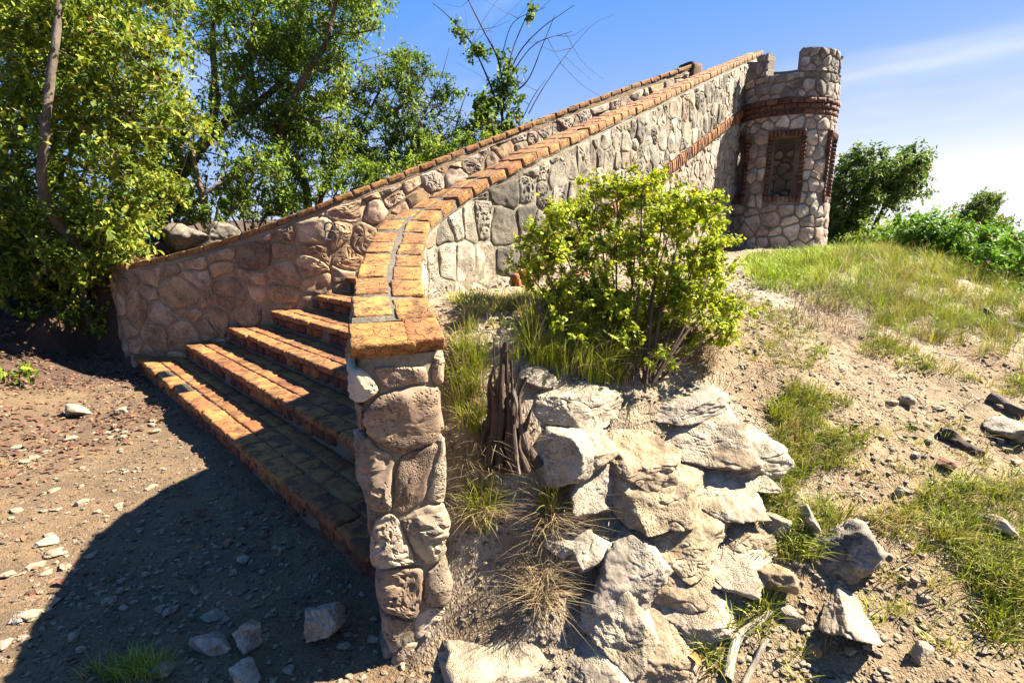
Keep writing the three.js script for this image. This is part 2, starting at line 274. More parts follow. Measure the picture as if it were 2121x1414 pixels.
// irregular stones filling a strip between bottom(s) and top(s)
function rubble(s0, s1, bottom, top, size, seed, { gap = 0.02, rects = [], squash = 0.9 } = {}) {
  const r = rng(seed), seeds = []; let lo = 1e9, hi = -1e9; for (let i = 0; i <= 60; i++) { const s = mix(s0, s1, i / 60); lo = Math.min(lo, bottom(s)); hi = Math.max(hi, top(s)); }
  const dim = (s) => typeof size === 'function' ? size(s) : size;
  let y = lo; while (y < hi + 0.1) { let s = s0 - r() * 0.2, base = dim((s0 + s1) / 2); const rows = []; while (s < s1) { const w = dim(clamp(s, s0, s1)) * r.r(0.62, 1.5); const px = s + w / 2, py = y + r.n() * base * 0.24; if (py > bottom(clamp(px, s0, s1)) - 0.12 && py < top(clamp(px, s0, s1)) + 0.12) rows.push([px, py]); s += w; } seeds.push(...rows); y += base * squash * r.r(0.82, 1.12); }
  const cells = [], rad = seeds.map((q) => Math.pow(dim(clamp(q[0], s0, s1)) * r.r(0.0, 0.62), 2));
  for (let i = 0; i < seeds.length; i++) {
    const [x, yy] = seeds[i], wi = rad[i], w = dim(clamp(x, s0, s1)); let p = [[x - 2 * w, yy - 2 * w], [x + 2 * w, yy - 2 * w], [x + 2 * w, yy + 2 * w], [x - 2 * w, yy + 2 * w]]; const g = gap * r.r(0.55, 1.5) / 2;
    for (let j = 0; j < seeds.length && p.length; j++) { if (i === j) continue; const dx = seeds[j][0] - x, dy = seeds[j][1] - yy, d = Math.hypot(dx, dy); if (d > 3.4 * w || d < 1e-5) continue; p = clipHalf(p, dx / d, dy / d, (x * dx + yy * dy) / d + clamp(d / 2 + (wi - rad[j]) / (2 * d), 0.18 * d, 0.82 * d) - g); }
    if (p.length < 3) continue;
    p = clipHalf(p, -1, 0, -s0); p = clipHalf(p, 1, 0, s1); if (p.length < 3) continue;
    const c = centroid(p), cs = clamp(c[0], s0, s1), e = 0.05, tb = (bottom(clamp(cs + e, s0, s1)) - bottom(clamp(cs - e, s0, s1))) / (2 * e), tt = (top(clamp(cs + e, s0, s1)) - top(clamp(cs - e, s0, s1))) / (2 * e);
    let q = Math.hypot(1, tt); p = clipHalf(p, -tt / q, 1 / q, (top(cs) - gap * 0.4 - tt * cs) / q); if (p.length < 3) continue;
    q = Math.hypot(1, tb); p = clipHalf(p, tb / q, -1 / q, -(bottom(cs) + gap * 0.4 - tb * cs) / q); if (p.length < 3) continue;
    let gone = false;
    for (const [a, b, c0, d0] of rects) { const k = centroid(p); if (k[0] > a && k[0] < b && k[1] > c0 && k[1] < d0) { gone = true; break; } const xs = p.map((v) => v[0]), ys = p.map((v) => v[1]); if (Math.max(...xs) < a || Math.min(...xs) > b || Math.max(...ys) < c0 || Math.min(...ys) > d0) continue; const opts = [[k[0] < a, 1, 0, a], [k[0] > b, -1, 0, -b], [k[1] < c0, 0, 1, c0], [k[1] > d0, 0, -1, -d0]].filter((o) => o[0]); opts.sort((m, n) => areaOf(clipHalf(p, n[1], n[2], n[3])) - areaOf(clipHalf(p, m[1], m[2], m[3]))); if (opts.length) p = clipHalf(p, opts[0][1], opts[0][2], opts[0][3]); if (p.length < 3) { gone = true; break; } }
    if (gone || p.length < 3 || areaOf(p) < 0.0016) continue; cells.push(p);
  }
  return cells;
}
// one stone: rounded outline, bulging weathered face, mapped on to the wall by place(s, y, d)
function stoneGeo(poly, place, { depth = 0.035, seed = 1, n = 26, rings = 5, tint = [0.4, 0.33, 0.26], rough = 0.5, lichen = 0, pits = 0, embed = 0.03, stain = null, freq = 9 }) {
  const r = rng(seed); let p = poly; for (let k = 0; k < 2; k++) { const o = []; for (let i = 0; i < p.length; i++) { const a = p[i], b = p[(i + 1) % p.length], f = k ? 0.25 : 0.05 + 0.08 * r(); o.push([mix(a[0], b[0], f), mix(a[1], b[1], f)], [mix(b[0], a[0], f), mix(b[1], a[1], f)]); } p = o; }
  const c = centroid(p), per = [0]; for (let i = 0; i < p.length; i++) { const b = p[(i + 1) % p.length]; per.push(per[i] + Math.hypot(b[0] - p[i][0], b[1] - p[i][1])); }
  const out = []; let k = 0; for (let i = 0; i < n; i++) { const q = per[p.length] * i / n; while (per[k + 1] < q) k++; const a = p[k], b = p[(k + 1) % p.length], f = (q - per[k]) / Math.max(1e-6, per[k + 1] - per[k]); out.push([mix(a[0], b[0], f), mix(a[1], b[1], f)]); }
  const span = Math.sqrt(Math.abs(areaOf(p))), so = r() * 50, px = 8 + r() * 9, tilt = [r.n() * 0.35, r.n() * 0.35], D = depth * r.r(0.6, 1.35), fac = variants(5, () => { const a = r() * 6.283, k = r.r(0.6, 2.2); return [Math.cos(a) * k, Math.sin(a) * k, r.r(0.8, 1.35)]; }), uo = r(), vo = r(), ur = r() * 6.283, cu = Math.cos(ur), su = Math.sin(ur);
  const levels = [[1.0, -embed, 0]]; for (let i = 0; i < rings; i++) { const rho = 1 - Math.pow(i / (rings - 0.35), 1.55); levels.push([rho, Math.pow(1 - Math.pow(rho, px), 0.5), 1]); }
  const pos = [], col = [], uv = [], idx = [];
  const put = (s, y, prof, face, rho) => {
    const wob = 1 + 0.045 * vnoise(s * 19 + so, y * 19, 3) + 0.04 * vnoise(s * 55 + so, y * 55, 8) - 0.01, ss = mix(c[0], s, wob), yy = mix(c[1], y, wob); let d = prof;
    if (face) { const nn = fbm(ss * freq + so, yy * freq, so, 3, 0.5), fc = Math.abs(vnoise(ss * 6 + so, yy * 6, 9)) * 1.6; let fl = 1.05; for (const [fa, fb, fo] of fac) fl = Math.min(fl, fo - (fa * (ss - c[0]) + fb * (yy - c[1])) / span); d = 0.004 + D * prof * (0.42 + 0.58 * Math.max(0.1, fl)) + rough * 0.028 * (nn - 0.35 * fc) * (1 - Math.pow(rho, 5)); if (pits) d -= pits * 0.011 * sstep(0.0, 0.55, vnoise(ss * 70 + so, yy * 70, 5)) * (1 - Math.pow(rho, 4)); }
    const P = place(ss, yy, d); pos.push(P.x, P.y, P.z);
    const m = 1 + 0.28 * fbm(ss * 7 + so, yy * 7, 1, 3), st = lichen * sstep(0.0, 0.28, fbm(ss * 11 + so, yy * 8, 6, 4, 0.6) + 0.35 * lichen - 0.18);
    col.push(...tint.map((t, i) => mix(t * m, (stain || [0.075, 0.068, 0.058])[i], st * 0.86)));
    const a = (ss * cu - yy * su) / 0.55 + uo, b = (ss * su + yy * cu) / 0.55 + vo; uv.push(a, b);
  };
  for (const [rho, prof, face] of levels) for (let i = 0; i < n; i++) put(mix(c[0], out[i][0], rho), mix(c[1], out[i][1], rho), prof, face, rho);
  put(c[0], c[1], 1, 1, 0); const last = levels.length * n;
  for (let l = 0; l < levels.length - 1; l++) for (let i = 0; i < n; i++) { const a = l * n + i, b = l * n + (i + 1) % n; idx.push(a, b, a + n, b, b + n, a + n); }
  for (let i = 0; i < n; i++) idx.push((levels.length - 1) * n + i, (levels.length - 1) * n + (i + 1) % n, last);
  const g = new THREE.BufferGeometry(); g.setAttribute('position', new THREE.Float32BufferAttribute(pos, 3)); g.setAttribute('color', new THREE.Float32BufferAttribute(col, 3)); g.setAttribute('uv', new THREE.Float32BufferAttribute(uv, 2)); g.setIndex(idx); return toCreasedNormals(g, 0.42);
}
// plan polyline with corners eased, giving place(s, y, d)
class Face {
  constructor(pts, ease = 2) {   // pts: [x, z, topY]
    let q = []; for (let i = 0; i < pts.length - 1; i++) { const n = Math.max(1, Math.round(Math.hypot(pts[i + 1][0] - pts[i][0], pts[i + 1][1] - pts[i][1]) / 0.02)); for (let k = 0; k < n; k++) q.push(pts[i].map((v, c) => mix(v, pts[i + 1][c], k / n))); } q.push(pts[pts.length - 1]);
    for (let e = 0; e < ease; e++) q = q.map((p, i) => (i === 0 || i === q.length - 1) ? p : p.map((v, c) => (q[i - 1][c] + v * 2 + q[i + 1][c]) / 4));
    this.q = q; this.s = [0]; for (let i = 1; i < q.length; i++) this.s.push(this.s[i - 1] + Math.hypot(q[i][0] - q[i - 1][0], q[i][1] - q[i - 1][1])); this.len = this.s[q.length - 1];
  }
  idx(s) { let a = 0, b = this.s.length - 2; while (a < b) { const m = (a + b + 1) >> 1; if (this.s[m] <= s) a = m; else b = m - 1; } return a; }
  at(s) { const i = this.idx(s), f = (s - this.s[i]) / (this.s[i + 1] - this.s[i]); return this.q[i].map((v, c) => mix(v, this.q[i + 1][c], f)); }
  normal(s) { const a = this.at(Math.max(0, s - 0.025)), b = this.at(Math.min(this.len, s + 0.025)), l = Math.hypot(b[0] - a[0], b[1] - a[1]); return [-(b[1] - a[1]) / l, (b[0] - a[0]) / l]; }
  top(s) { return this.at(s)[2]; }
  place(s, y, d) { const p = this.at(s), n = this.normal(s); if (this.lean) p[0] += this.lean(s, y); return new THREE.Vector3(p[0] + n[0] * d, y, p[1] + n[1] * d); }
}
// a strip of rough mortar behind the stones
function mortarStrip(face, s0, s1, bottom, top, tint, nv = 10, step = 0.06, d0 = 0) {
  const nu = Math.ceil((s1 - s0) / step), pos = [], col = [], uv = [], idx = [];
  for (let i = 0; i <= nu; i++) for (let j = 0; j <= nv; j++) { const s = mix(s0, s1, i / nu), y = mix(bottom(s), top(s), j / nv), P = face.place(s, y, d0 + 0.016 * fbm(s * 9, y * 9, 2, 3)); pos.push(P.x, P.y, P.z); const m = 1 + 0.4 * fbm(s * 4, y * 4, 8, 4); col.push(...tint.map((t) => t * m)); uv.push(s / 0.5, y / 0.5); if (i < nu && j < nv) { const a = i * (nv + 1) + j; idx.push(a, a + nv + 1, a + 1, a + 1, a + nv + 1, a + nv + 2); } }
  const g = new THREE.BufferGeometry(); g.setAttribute('position', new THREE.Float32BufferAttribute(pos, 3)); g.setAttribute('color', new THREE.Float32BufferAttribute(col, 3)); g.setAttribute('uv', new THREE.Float32BufferAttribute(uv, 2)); g.setIndex(idx); g.computeVertexNormals(); return g;
}
// worn brick shapes, unit box scaled by the caller's dimensions
function brickGeo(w, h, d, seed, worn = 0.006, nx = 7, ny = 3, nz = 5) {
  const g = new THREE.BoxGeometry(w, h, d, nx, ny, nz), p = g.attributes.position, nrm = g.attributes.normal, uv = g.attributes.uv, o = seed * 7.3, r = rng(seed + 900), u0 = r(), v0 = r();
  for (let i = 0; i < p.count; i++) {
    let x = p.getX(i), y = p.getY(i), z = p.getZ(i);
    if (Math.abs(nrm.getY(i)) > 0.5) uv.setXY(i, x / 0.5 + u0, z / 0.5 + v0); else if (Math.abs(nrm.getX(i)) > 0.5) uv.setXY(i, z / 0.5 + u0, y / 0.5 + v0); else uv.setXY(i, x / 0.5 + u0, y / 0.5 + v0);
    const ex = Math.abs(x) > w / 2 - 1e-4, ey = Math.abs(y) > h / 2 - 1e-4, ez = Math.abs(z) > d / 2 - 1e-4, k = ex + ey + ez, chip = Math.max(0, fbm(x * 22 + o, y * 22, z * 22 + o, 2) - 0.05) * 2.2, cut = k >= 2 ? worn * (0.7 + 2.2 * chip) * (k === 3 ? 1.25 : 1) : 0;
    const nn = worn * 0.8; x += nn * fbm(x * 15 + o, y * 15, z * 15, 2); y += nn * 1.1 * fbm(x * 12, y * 12 + o, z * 12, 2); z += nn * fbm(x * 15, y * 15, z * 15 + o, 2);
    if (ex) x -= Math.sign(x) * cut * 0.8; if (ey) y -= Math.sign(y) * cut * 0.75; if (ez) z -= Math.sign(z) * cut * 0.8; p.setXYZ(i, x, y, z);
  }
  const t = g.clone(); t.deleteAttribute('uv'); t.deleteAttribute('normal'); const mv = mergeVertices(t, 1e-5); mv.computeVertexNormals();
  // smooth normals from the welded copy, own uv kept
  const key = (x, y, z) => `${x.toFixed(5)},${y.toFixed(5)},${z.toFixed(5)}`, map = new Map(), mp = mv.attributes.position, mn = mv.attributes.normal; for (let i = 0; i < mp.count; i++) map.set(key(mp.getX(i), mp.getY(i), mp.getZ(i)), i);
  for (let i = 0; i < p.count; i++) { const j = map.get(key(p.getX(i), p.getY(i), p.getZ(i))); if (j !== undefined) nrm.setXYZ(i, mn.getX(j), mn.getY(j), mn.getZ(j)); }
  return g;
}
function layBrick(parent, geo, mat, pos, along, up, name = 'brick') {   // along = box x, up = box y
  const m = shade(new THREE.Mesh(geo, mat)); m.name = name; const x = along.clone().normalize(), z = x.clone().cross(up).normalize(), y = z.clone().cross(x).normalize();
  m.quaternion.setFromRotationMatrix(new THREE.Matrix4().makeBasis(x, y, z)); const b = new THREE.Vector3(); let p = parent; while (p && p !== scene) { b.add(p.position); p = p.parent; } m.position.copy(pos).sub(b); parent.add(m); return m;
}
const UP = new THREE.Vector3(0, 1, 0);
const variants = (n, f) => Array.from({ length: n }, (_, i) => f(i));

// two rows of bricks across the top of a wall; edge(s) is the visible upper edge, side = direction to the other edge
function coping(wall, s0, s1, edge, side, width, tones, seed, pitch = 0.165) {
  const r = rng(seed), th = 0.060;
  // real sizes: across the wall a little under half its width
  const geosBy = {}; const get = (w, i) => { const k = w.toFixed(3) + i; return geosBy[k] || (geosBy[k] = brickGeo(w, th, pitch - 0.005, seed * 10 + i, 0.0036, 12, 3, 12)); };
  for (let s = s0, k = 0; s < s1 - 0.05; s += pitch, k++) for (let row = 0; row < 2; row++) {
    const off = row ? 0.03 : 0, c = Math.min(s + pitch / 2 + off, s1 - 0.02), w = width(c), bw = Math.round((w / 2 - 0.010) * 100) / 100, a = edge(c - 0.04), b = edge(c + 0.04), al = b.clone().sub(a).normalize(), sd = side(c), pos = edge(c).addScaledVector(sd, row ? w - bw / 2 - r() * 0.006 : bw / 2 + r.n() * 0.006); pos.y -= th / 2 - r.n() * 0.004;
    const up = sd.clone().cross(al).normalize(); if (up.y < 0) up.negate(); const tw = sd.clone().addScaledVector(al, r.n() * 0.02).normalize();
    layBrick(wall, get(bw, Math.floor(r() * 7)), r.pick(tones), pos, tw, up, 'coping_brick');
  }
}
// ---------------------------------------------------------------- right stair wall
const thR = 0.066;
const postIn = innerR(0), sBandStart = (() => { for (let s = 0; s < R.len; s += 0.02) { const p = R.at(s); if (p.x > 0.02) return s; } return 2; })();
const facePts = []; for (let s = 0.62; s > 0.001; s -= 0.08) { const p = innerR(s); facePts.push([p.x + 0.012, p.z, R.at(s).y - thR]); }
facePts.push([postIn.x + 0.012, postIn.z - 0.012, R.at(0).y - thR]); { const p = R.at(0); facePts.push([p.x - 0.02, p.z - 0.015, p.y - thR]); }
for (let s = 0.06; s <= R.len; s += 0.06) { const p = R.at(s).addScaledVector(R.right(s), -0.022); facePts.push([p.x, p.z, p.y - thR]); }
const FR = new Face(facePts, 3);
const endLen = (() => { let best = 0, bd = 1e9; for (let s = 0; s < FR.len; s += 0.01) { const p = FR.at(s), d = Math.hypot(p[0] - R.at(0).x, p[1] - R.at(0).z); if (d < bd) { bd = d; best = s; } } return best; })();   // face length up to the outer front corner
FR.lean = (s, y) => 0.075 * sstep(endLen, endLen - 0.34, s) * sstep(0, 0.35, s) * clamp((1.25 - y) / 1.25, 0, 1.1);   // the post's inner side leans in towards its foot
const sOf = (fs) => fs - endLen;                                        // face length -> wall length along the outer edge
const groundAlong = (fs) => { const p = FR.place(fs, 0, 0.06); return terrainSmooth(p.x, p.z); };
const bandTop = (fs) => FR.top(fs) - 0.72, BAND_H = 0.13;
const bandFrom = endLen + sBandStart;
{
  const p0 = R.at(0), wall = thing('stair_wall', [p0.x - 0.1, 0, p0.z], 'rubble stone stair wall nearest the camera, rising from its square end post to the round tower, with orange brick coping', 'wall');
  // mortar body
  const bot = (s) => (s < endLen + 0.02 ? -0.3 : groundAlong(s) - 0.3);
  part(wall, 'mortar_core', mortarStrip(FR, 0, FR.len, bot, (s) => FR.top(s) + 0.012, [0.34, 0.285, 0.205], 16, 0.05, 0.006), M.mortar);
  // inner face, top and upper end of the body
  { const pos = [], col = [], uv = [], idx = [], n = 70; for (let i = 0; i <= n; i++) { const s = mix(0.004, R.len, i / n), o = R.at(s), q = innerR(s), y = o.y - thR + 0.004; for (const [v, yy] of [[o.clone().addScaledVector(R.right(s), -0.024), y], [q.clone().addScaledVector(R.right(s), 0.012), y], [q.clone().addScaledVector(R.right(s), 0.012 + (s < 0.62 ? 0.10 * sstep(0.62, 0.25, s) : 0)), -0.3]]) { pos.push(v.x, yy, v.z); col.push(0.21, 0.175, 0.135); uv.push(s * 2, (yy + v.x) * 2); } if (i < n) for (let k = 0; k < 2; k++) { const a = i * 3 + k; idx.push(a, a + 1, a + 3, a + 1, a + 4, a + 3); } } const g = new THREE.BufferGeometry(); g.setAttribute('position', new THREE.Float32BufferAttribute(pos, 3)); g.setAttribute('color', new THREE.Float32BufferAttribute(col, 3)); g.setAttribute('uv', new THREE.Float32BufferAttribute(uv, 2)); g.setIndex(idx); g.computeVertexNormals(); part(wall, 'inner_face', g, std({ color: BASE, vertexColors: true, map: T.mortar, side: THREE.DoubleSide })); }
  const upperBottom = (s) => (s < bandFrom ? (s < endLen + 0.05 ? -0.12 : groundAlong(s) - 0.1) : Math.max(groundAlong(s) - 0.1, bandTop(s)));
  const size = (s) => (s < endLen + 0.3 ? 0.20 : s < endLen + 2.2 ? 0.19 : 0.195);
  const warpR = (a, b, d) => { const k = sstep(0, 0.1, FR.top(a) - b); return FR.place(clamp(a + 0.055 * fbm(a * 4.5, b * 4.5, 31, 2) * (a > 0.1 ? 1 : 0), 0, FR.len), b + 0.06 * k * fbm(a * 4.5, b * 4.5, 47, 2), d); };
  let cells = rubble(0, FR.len - 0.05, upperBottom, (s) => FR.top(s) - 0.03, size, 31, { gap: 0.010, squash: 1.15 });
  let k = 0;
  for (const c of cells) {
    const q = centroid(c), s = q[0], r = rng(5000 + k), near = s < endLen + 2.6, post = s < endLen + 0.25; k++;
    const grey = [[0.37, 0.325, 0.25], [0.43, 0.38, 0.295], [0.31, 0.27, 0.205], [0.50, 0.44, 0.345], [0.25, 0.215, 0.165]], pale = [[0.56, 0.49, 0.37], [0.62, 0.56, 0.455], [0.49, 0.41, 0.30]], warm = [[0.46, 0.34, 0.235], [0.50, 0.385, 0.27], [0.42, 0.29, 0.19], [0.54, 0.43, 0.31]];
    const cream = s > endLen + 0.25 && s < endLen + 1.0 && q[1] < FR.top(s) - 0.0;
    const vary = r.r(0.8, 1.18), tint = (post ? r.pick(warm) : cream ? r.pick(pale) : r() < 0.3 ? r.pick(pale) : r() < 0.25 ? r.pick(warm) : r.pick(grey)).map((t) => t * vary);
    part(wall, 'stone', stoneGeo(c, warpR, { depth: post ? 0.034 : 0.025, seed: 700 + k, n: near ? 44 : 26, rings: near ? 13 : 7, tint, rough: post ? 0.55 : 0.6, lichen: post ? 0.15 : cream ? 0.22 : clamp(0.35 + 1.1 * fbm(s * 1.1, q[1] * 1.6, 77, 3) + r.n() * 0.25 + (q[1] > FR.top(s) - 0.75 ? 0.15 : -0.15), 0.05, 0.95), pits: r() < 0.5 ? 1 : 0.2 }), M.stone);
  }
  // stones below the brick band, pinker and paler towards the tower
  cells = rubble(bandFrom + 0.25, FR.len - 0.05, (s) => groundAlong(s) - 0.1, (s) => bandTop(s) - BAND_H - 0.01, 0.19, 37, { gap: 0.018, squash: 1.08 });
  for (const c of cells) { const r = rng(8000 + k); k++; const tint = r.pick([[0.56, 0.44, 0.345], [0.60, 0.50, 0.40], [0.51, 0.37, 0.28], [0.58, 0.48, 0.385], [0.47, 0.36, 0.28]]); part(wall, 'stone', stoneGeo(c, warpR, { depth: 0.024, seed: 900 + k, n: 24, rings: 5, tint, rough: 0.8, lichen: r() < 0.2 ? 0.4 : 0.05, pits: r() < 0.3 ? 1 : 0 }), M.stone); }
  // brick string course on edge
  { const r = rng(61), geos = variants(5, (i) => brickGeo(0.058, BAND_H, 0.13, 300 + i, 0.005, 2, 3, 3)); for (let s = bandFrom; s < FR.len - 0.02; s += 0.066) { const y = bandTop(s) - BAND_H / 2; if (y < groundAlong(s) - 0.1) continue; const a = FR.place(s - 0.03, bandTop(s - 0.03), 0), b = FR.place(s + 0.03, bandTop(s + 0.03), 0), al = b.sub(a).normalize(), nn = FR.normal(s), P = FR.place(s, y, -0.012 + r.n() * 0.004); layBrick(wall, r.pick(geos), r() < 0.75 ? r.pick(M.brick) : r.pick(M.redBrick), P, al, UP.clone().addScaledVector(al, r.n() * 0.05), 'band_brick'); } }
  coping(wall, 0.124, R.len, (s) => R.at(s), (s) => R.right(s).negate(), widthR, M.coping, 3, 0.165);
  { const a = R.at(0.045), sd = R.right(0.045).negate(), dr = R.at(0.09).sub(R.at(0)).normalize(), up = sd.clone().cross(dr).normalize(); if (up.y < 0) up.negate(); const w = widthR(0.045), big = brickGeo(0.232, 0.060, 0.150, 951, 0.0050, 20, 4, 14), small = brickGeo(0.140, 0.060, 0.150, 952, 0.0050, 14, 4, 14);
    layBrick(wall, big, M.coping[4], a.clone().addScaledVector(sd, w - 0.112).addScaledVector(up, -0.032), sd.clone().addScaledVector(dr, 0.03), up, 'coping_brick'); layBrick(wall, small, M.coping[3], a.clone().addScaledVector(sd, 0.062).addScaledVector(dr, 0.008).addScaledVector(up, -0.030), sd.clone().addScaledVector(dr, -0.05), up, 'coping_brick');
    const slab = brickGeo(w - 0.03, 0.05, 0.24, 953, 0.006, 14, 3, 10); layBrick(wall, slab, std({ color: lin(0.19, 0.155, 0.11), map: T.mortar, bumpMap: T.mortarBump, bumpScale: 0.008 }), R.at(0.125).addScaledVector(sd, w / 2).addScaledVector(up, -0.072), sd, up, 'mortar_cap'); }
  // mortar bed that fills the joints of the coping
  { const pos = [], col = [], uv = [], idx = [], n = 130; for (let i = 0; i <= n; i++) { const s = mix(0.12, R.len, i / n), o = R.at(s), rt = R.right(s), w = widthR(s); [[-0.010, -0.075], [-0.010, -0.010], [-w / 2, -0.005], [-w + 0.010, -0.010], [-w + 0.010, -0.075]].forEach(([a, y]) => { const v = o.clone().addScaledVector(rt, a); pos.push(v.x, v.y + y + 0.004 * fbm(v.x * 30, v.z * 30, 1, 2), v.z); col.push(0.19, 0.16, 0.12); uv.push(s * 3, a * 3); }); if (i < n) for (let q = 0; q < 4; q++) { const a = i * 5 + q; idx.push(a, a + 5, a + 1, a + 1, a + 5, a + 6); } } const g = new THREE.BufferGeometry(); g.setAttribute('position', new THREE.Float32BufferAttribute(pos, 3)); g.setAttribute('color', new THREE.Float32BufferAttribute(col, 3)); g.setAttribute('uv', new THREE.Float32BufferAttribute(uv, 2)); g.setIndex(idx); g.computeVertexNormals(); part(wall, 'mortar_bed', g, std({ color: BASE, vertexColors: true, map: T.mortar, bumpMap: T.mortarBump, bumpScale: 0.006, side: THREE.DoubleSide })); }
  // coarse stones on the face towards the steps
  { const pts = []; for (let s = R.len - 1.5; s > 0.6; s -= 0.08) { const p = innerR(s).addScaledVector(R.right(s), 0.012); pts.push([p.x, p.z, R.at(s).y - thR]); } const FI = new Face(pts, 2); const cs = rubble(0.02, FI.len - 0.02, (s) => FI.top(s) - 1.15, (s) => FI.top(s) - 0.03, 0.24, 43, { gap: 0.02 }); for (const c of cs) { const r = rng(9100 + k); k++; part(wall, 'stone', stoneGeo(c, (a, b, d) => FI.place(a, b, d), { depth: 0.03, seed: 1500 + k, n: 14, rings: 3, tint: r.pick([[0.42, 0.33, 0.26], [0.38, 0.30, 0.23], [0.45, 0.38, 0.31]]), rough: 0.6 }), M.stone); } }
}
// ---------------------------------------------------------------- left stair wall
const nosing = (u) => H1 + RISE * (u - U1) / TREAD;
const lf = []; { const p = L.at(0), rt = L.right(0), dr = L.dir(0); const back = p.clone().addScaledVector(rt, -WIDTH_L + 0.015).addScaledVector(dr, 0.012); lf.push([back.x, back.z, p.y - 0.075]); const fr = p.clone().addScaledVector(rt, -0.018).addScaledVector(dr, 0.012); lf.push([fr.x, fr.z, p.y - 0.075]); for (let s = 0.08; s <= L.len; s += 0.08) { const q = L.at(s).addScaledVector(L.right(s), -0.018); lf.push([q.x, q.z, q.y - 0.075]); } }
const FL = new Face(lf, 2);
{
  const p0 = L.at(0), wall = thing('stair_wall', [p0.x, 0.2, p0.z], 'rubble stone stair wall on the far side of the steps, curving up from the trees, with a sprayed letter', 'wall');
  const bot = (s) => { const p = FL.at(s); return Math.min(nosing(uOf(p[0], p[1])) - 0.36, FL.top(s) - 0.2); };
  part(wall, 'mortar_core', mortarStrip(FL, 0, FL.len, (s) => Math.max(-0.3, bot(s) - 0.3), (s) => FL.top(s) + 0.01, [0.46, 0.34, 0.21], 12, 0.08, 0.003), M.mortar);
  { const pos = [], col = [], uv = [], idx = [], n = 60; for (let i = 0; i <= n; i++) { const s = L.len * i / n, o = L.at(s), rt = L.right(s), y = o.y - 0.072; for (const [a, yy] of [[-0.02, y], [-WIDTH_L + 0.015, y], [-WIDTH_L + 0.015, -0.3]]) { const v = o.clone().addScaledVector(rt, a); pos.push(v.x, yy, v.z); col.push(0.22, 0.17, 0.125); uv.push(s * 2, (yy - a) * 2); } if (i < n) for (let k = 0; k < 2; k++) { const a = i * 3 + k; idx.push(a, a + 3, a + 1, a + 1, a + 3, a + 4); } } const g = new THREE.BufferGeometry(); g.setAttribute('position', new THREE.Float32BufferAttribute(pos, 3)); g.setAttribute('color', new THREE.Float32BufferAttribute(col, 3)); g.setAttribute('uv', new THREE.Float32BufferAttribute(uv, 2)); g.setIndex(idx); g.computeVertexNormals(); part(wall, 'outer_face', g, std({ color: BASE, vertexColors: true, map: T.mortar, side: THREE.DoubleSide })); }
  const warpL = (a, b, d) => { const k = sstep(0, 0.12, FL.top(a) - b); return FL.place(clamp(a + 0.09 * fbm(a * 3, b * 3, 31, 2) * (a > 0.15 ? 1 : 0), 0, FL.len), b + 0.09 * k * fbm(a * 3, b * 3, 47, 2), d); };
  const cells = rubble(0.0, FL.len - 0.02, bot, (s) => FL.top(s) - 0.035, (s) => (s < 4.2 ? 0.335 : 0.28), 71, { gap: 0.022, squash: 0.86 }); let k = 0;
  for (const c of cells) { const q = centroid(c), r = rng(3000 + k); k++; const up = sstep(3.6, 5.2, q[0]); const tint = r() < up * 0.8 ? r.pick([[0.62, 0.50, 0.385], [0.68, 0.56, 0.44], [0.54, 0.43, 0.32], [0.52, 0.39, 0.28]]) : r.pick([[0.62, 0.415, 0.235], [0.68, 0.475, 0.29], [0.50, 0.33, 0.175], [0.60, 0.385, 0.20], [0.40, 0.26, 0.14], [0.70, 0.505, 0.335]]); part(wall, 'stone', stoneGeo(c, warpL, { depth: 0.030, seed: 2000 + k, n: 32, rings: 8, tint: tint.map((t) => t * (0.95 + 0.38 * hash3(k, 3, 5))), rough: 0.5, lichen: r() < 0.3 ? 0.4 : 0.08, pits: r() < 0.35 ? 1 : 0.1 }), M.stone); }
  coping(wall, 0.01, L.len - 0.1, (s) => L.at(s), (s) => L.right(s).negate(), () => WIDTH_L, M.coping, 8, 0.22);
  { const pos = [], col = [], uv = [], idx = [], n = 130; for (let i = 0; i <= n; i++) { const s = mix(0.03, L.len, i / n), o = L.at(s), rt = L.right(s), w = WIDTH_L; [[-0.010, -0.075], [-0.010, -0.010], [-w / 2, -0.005], [-w + 0.010, -0.010], [-w + 0.010, -0.075]].forEach(([a, y]) => { const v = o.clone().addScaledVector(rt, a); pos.push(v.x, v.y + y, v.z); col.push(0.25, 0.225, 0.185); uv.push(s * 3, a * 3); }); if (i < n) for (let q = 0; q < 4; q++) { const a = i * 5 + q; idx.push(a, a + 5, a + 1, a + 1, a + 5, a + 6); } } const g = new THREE.BufferGeometry(); g.setAttribute('position', new THREE.Float32BufferAttribute(pos, 3)); g.setAttribute('color', new THREE.Float32BufferAttribute(col, 3)); g.setAttribute('uv', new THREE.Float32BufferAttribute(uv, 2)); g.setIndex(idx); g.computeVertexNormals(); part(wall, 'mortar_bed', g, std({ color: BASE, vertexColors: true, map: T.mortar, side: THREE.DoubleSide })); }
  // square pier at the upper end
  { const e = L.at(L.len).addScaledVector(L.dir(L.len), 0.08), rt = L.right(L.len), dr = L.dir(L.len), geo = brickGeo(0.30, 0.62, 0.32, 77, 0.02, 6, 8, 6), c = e.clone().addScaledVector(rt, -0.14); c.y += -0.27; layBrick(wall, geo, M.redBrick[2], c, dr, UP, 'pier'); }
  
}


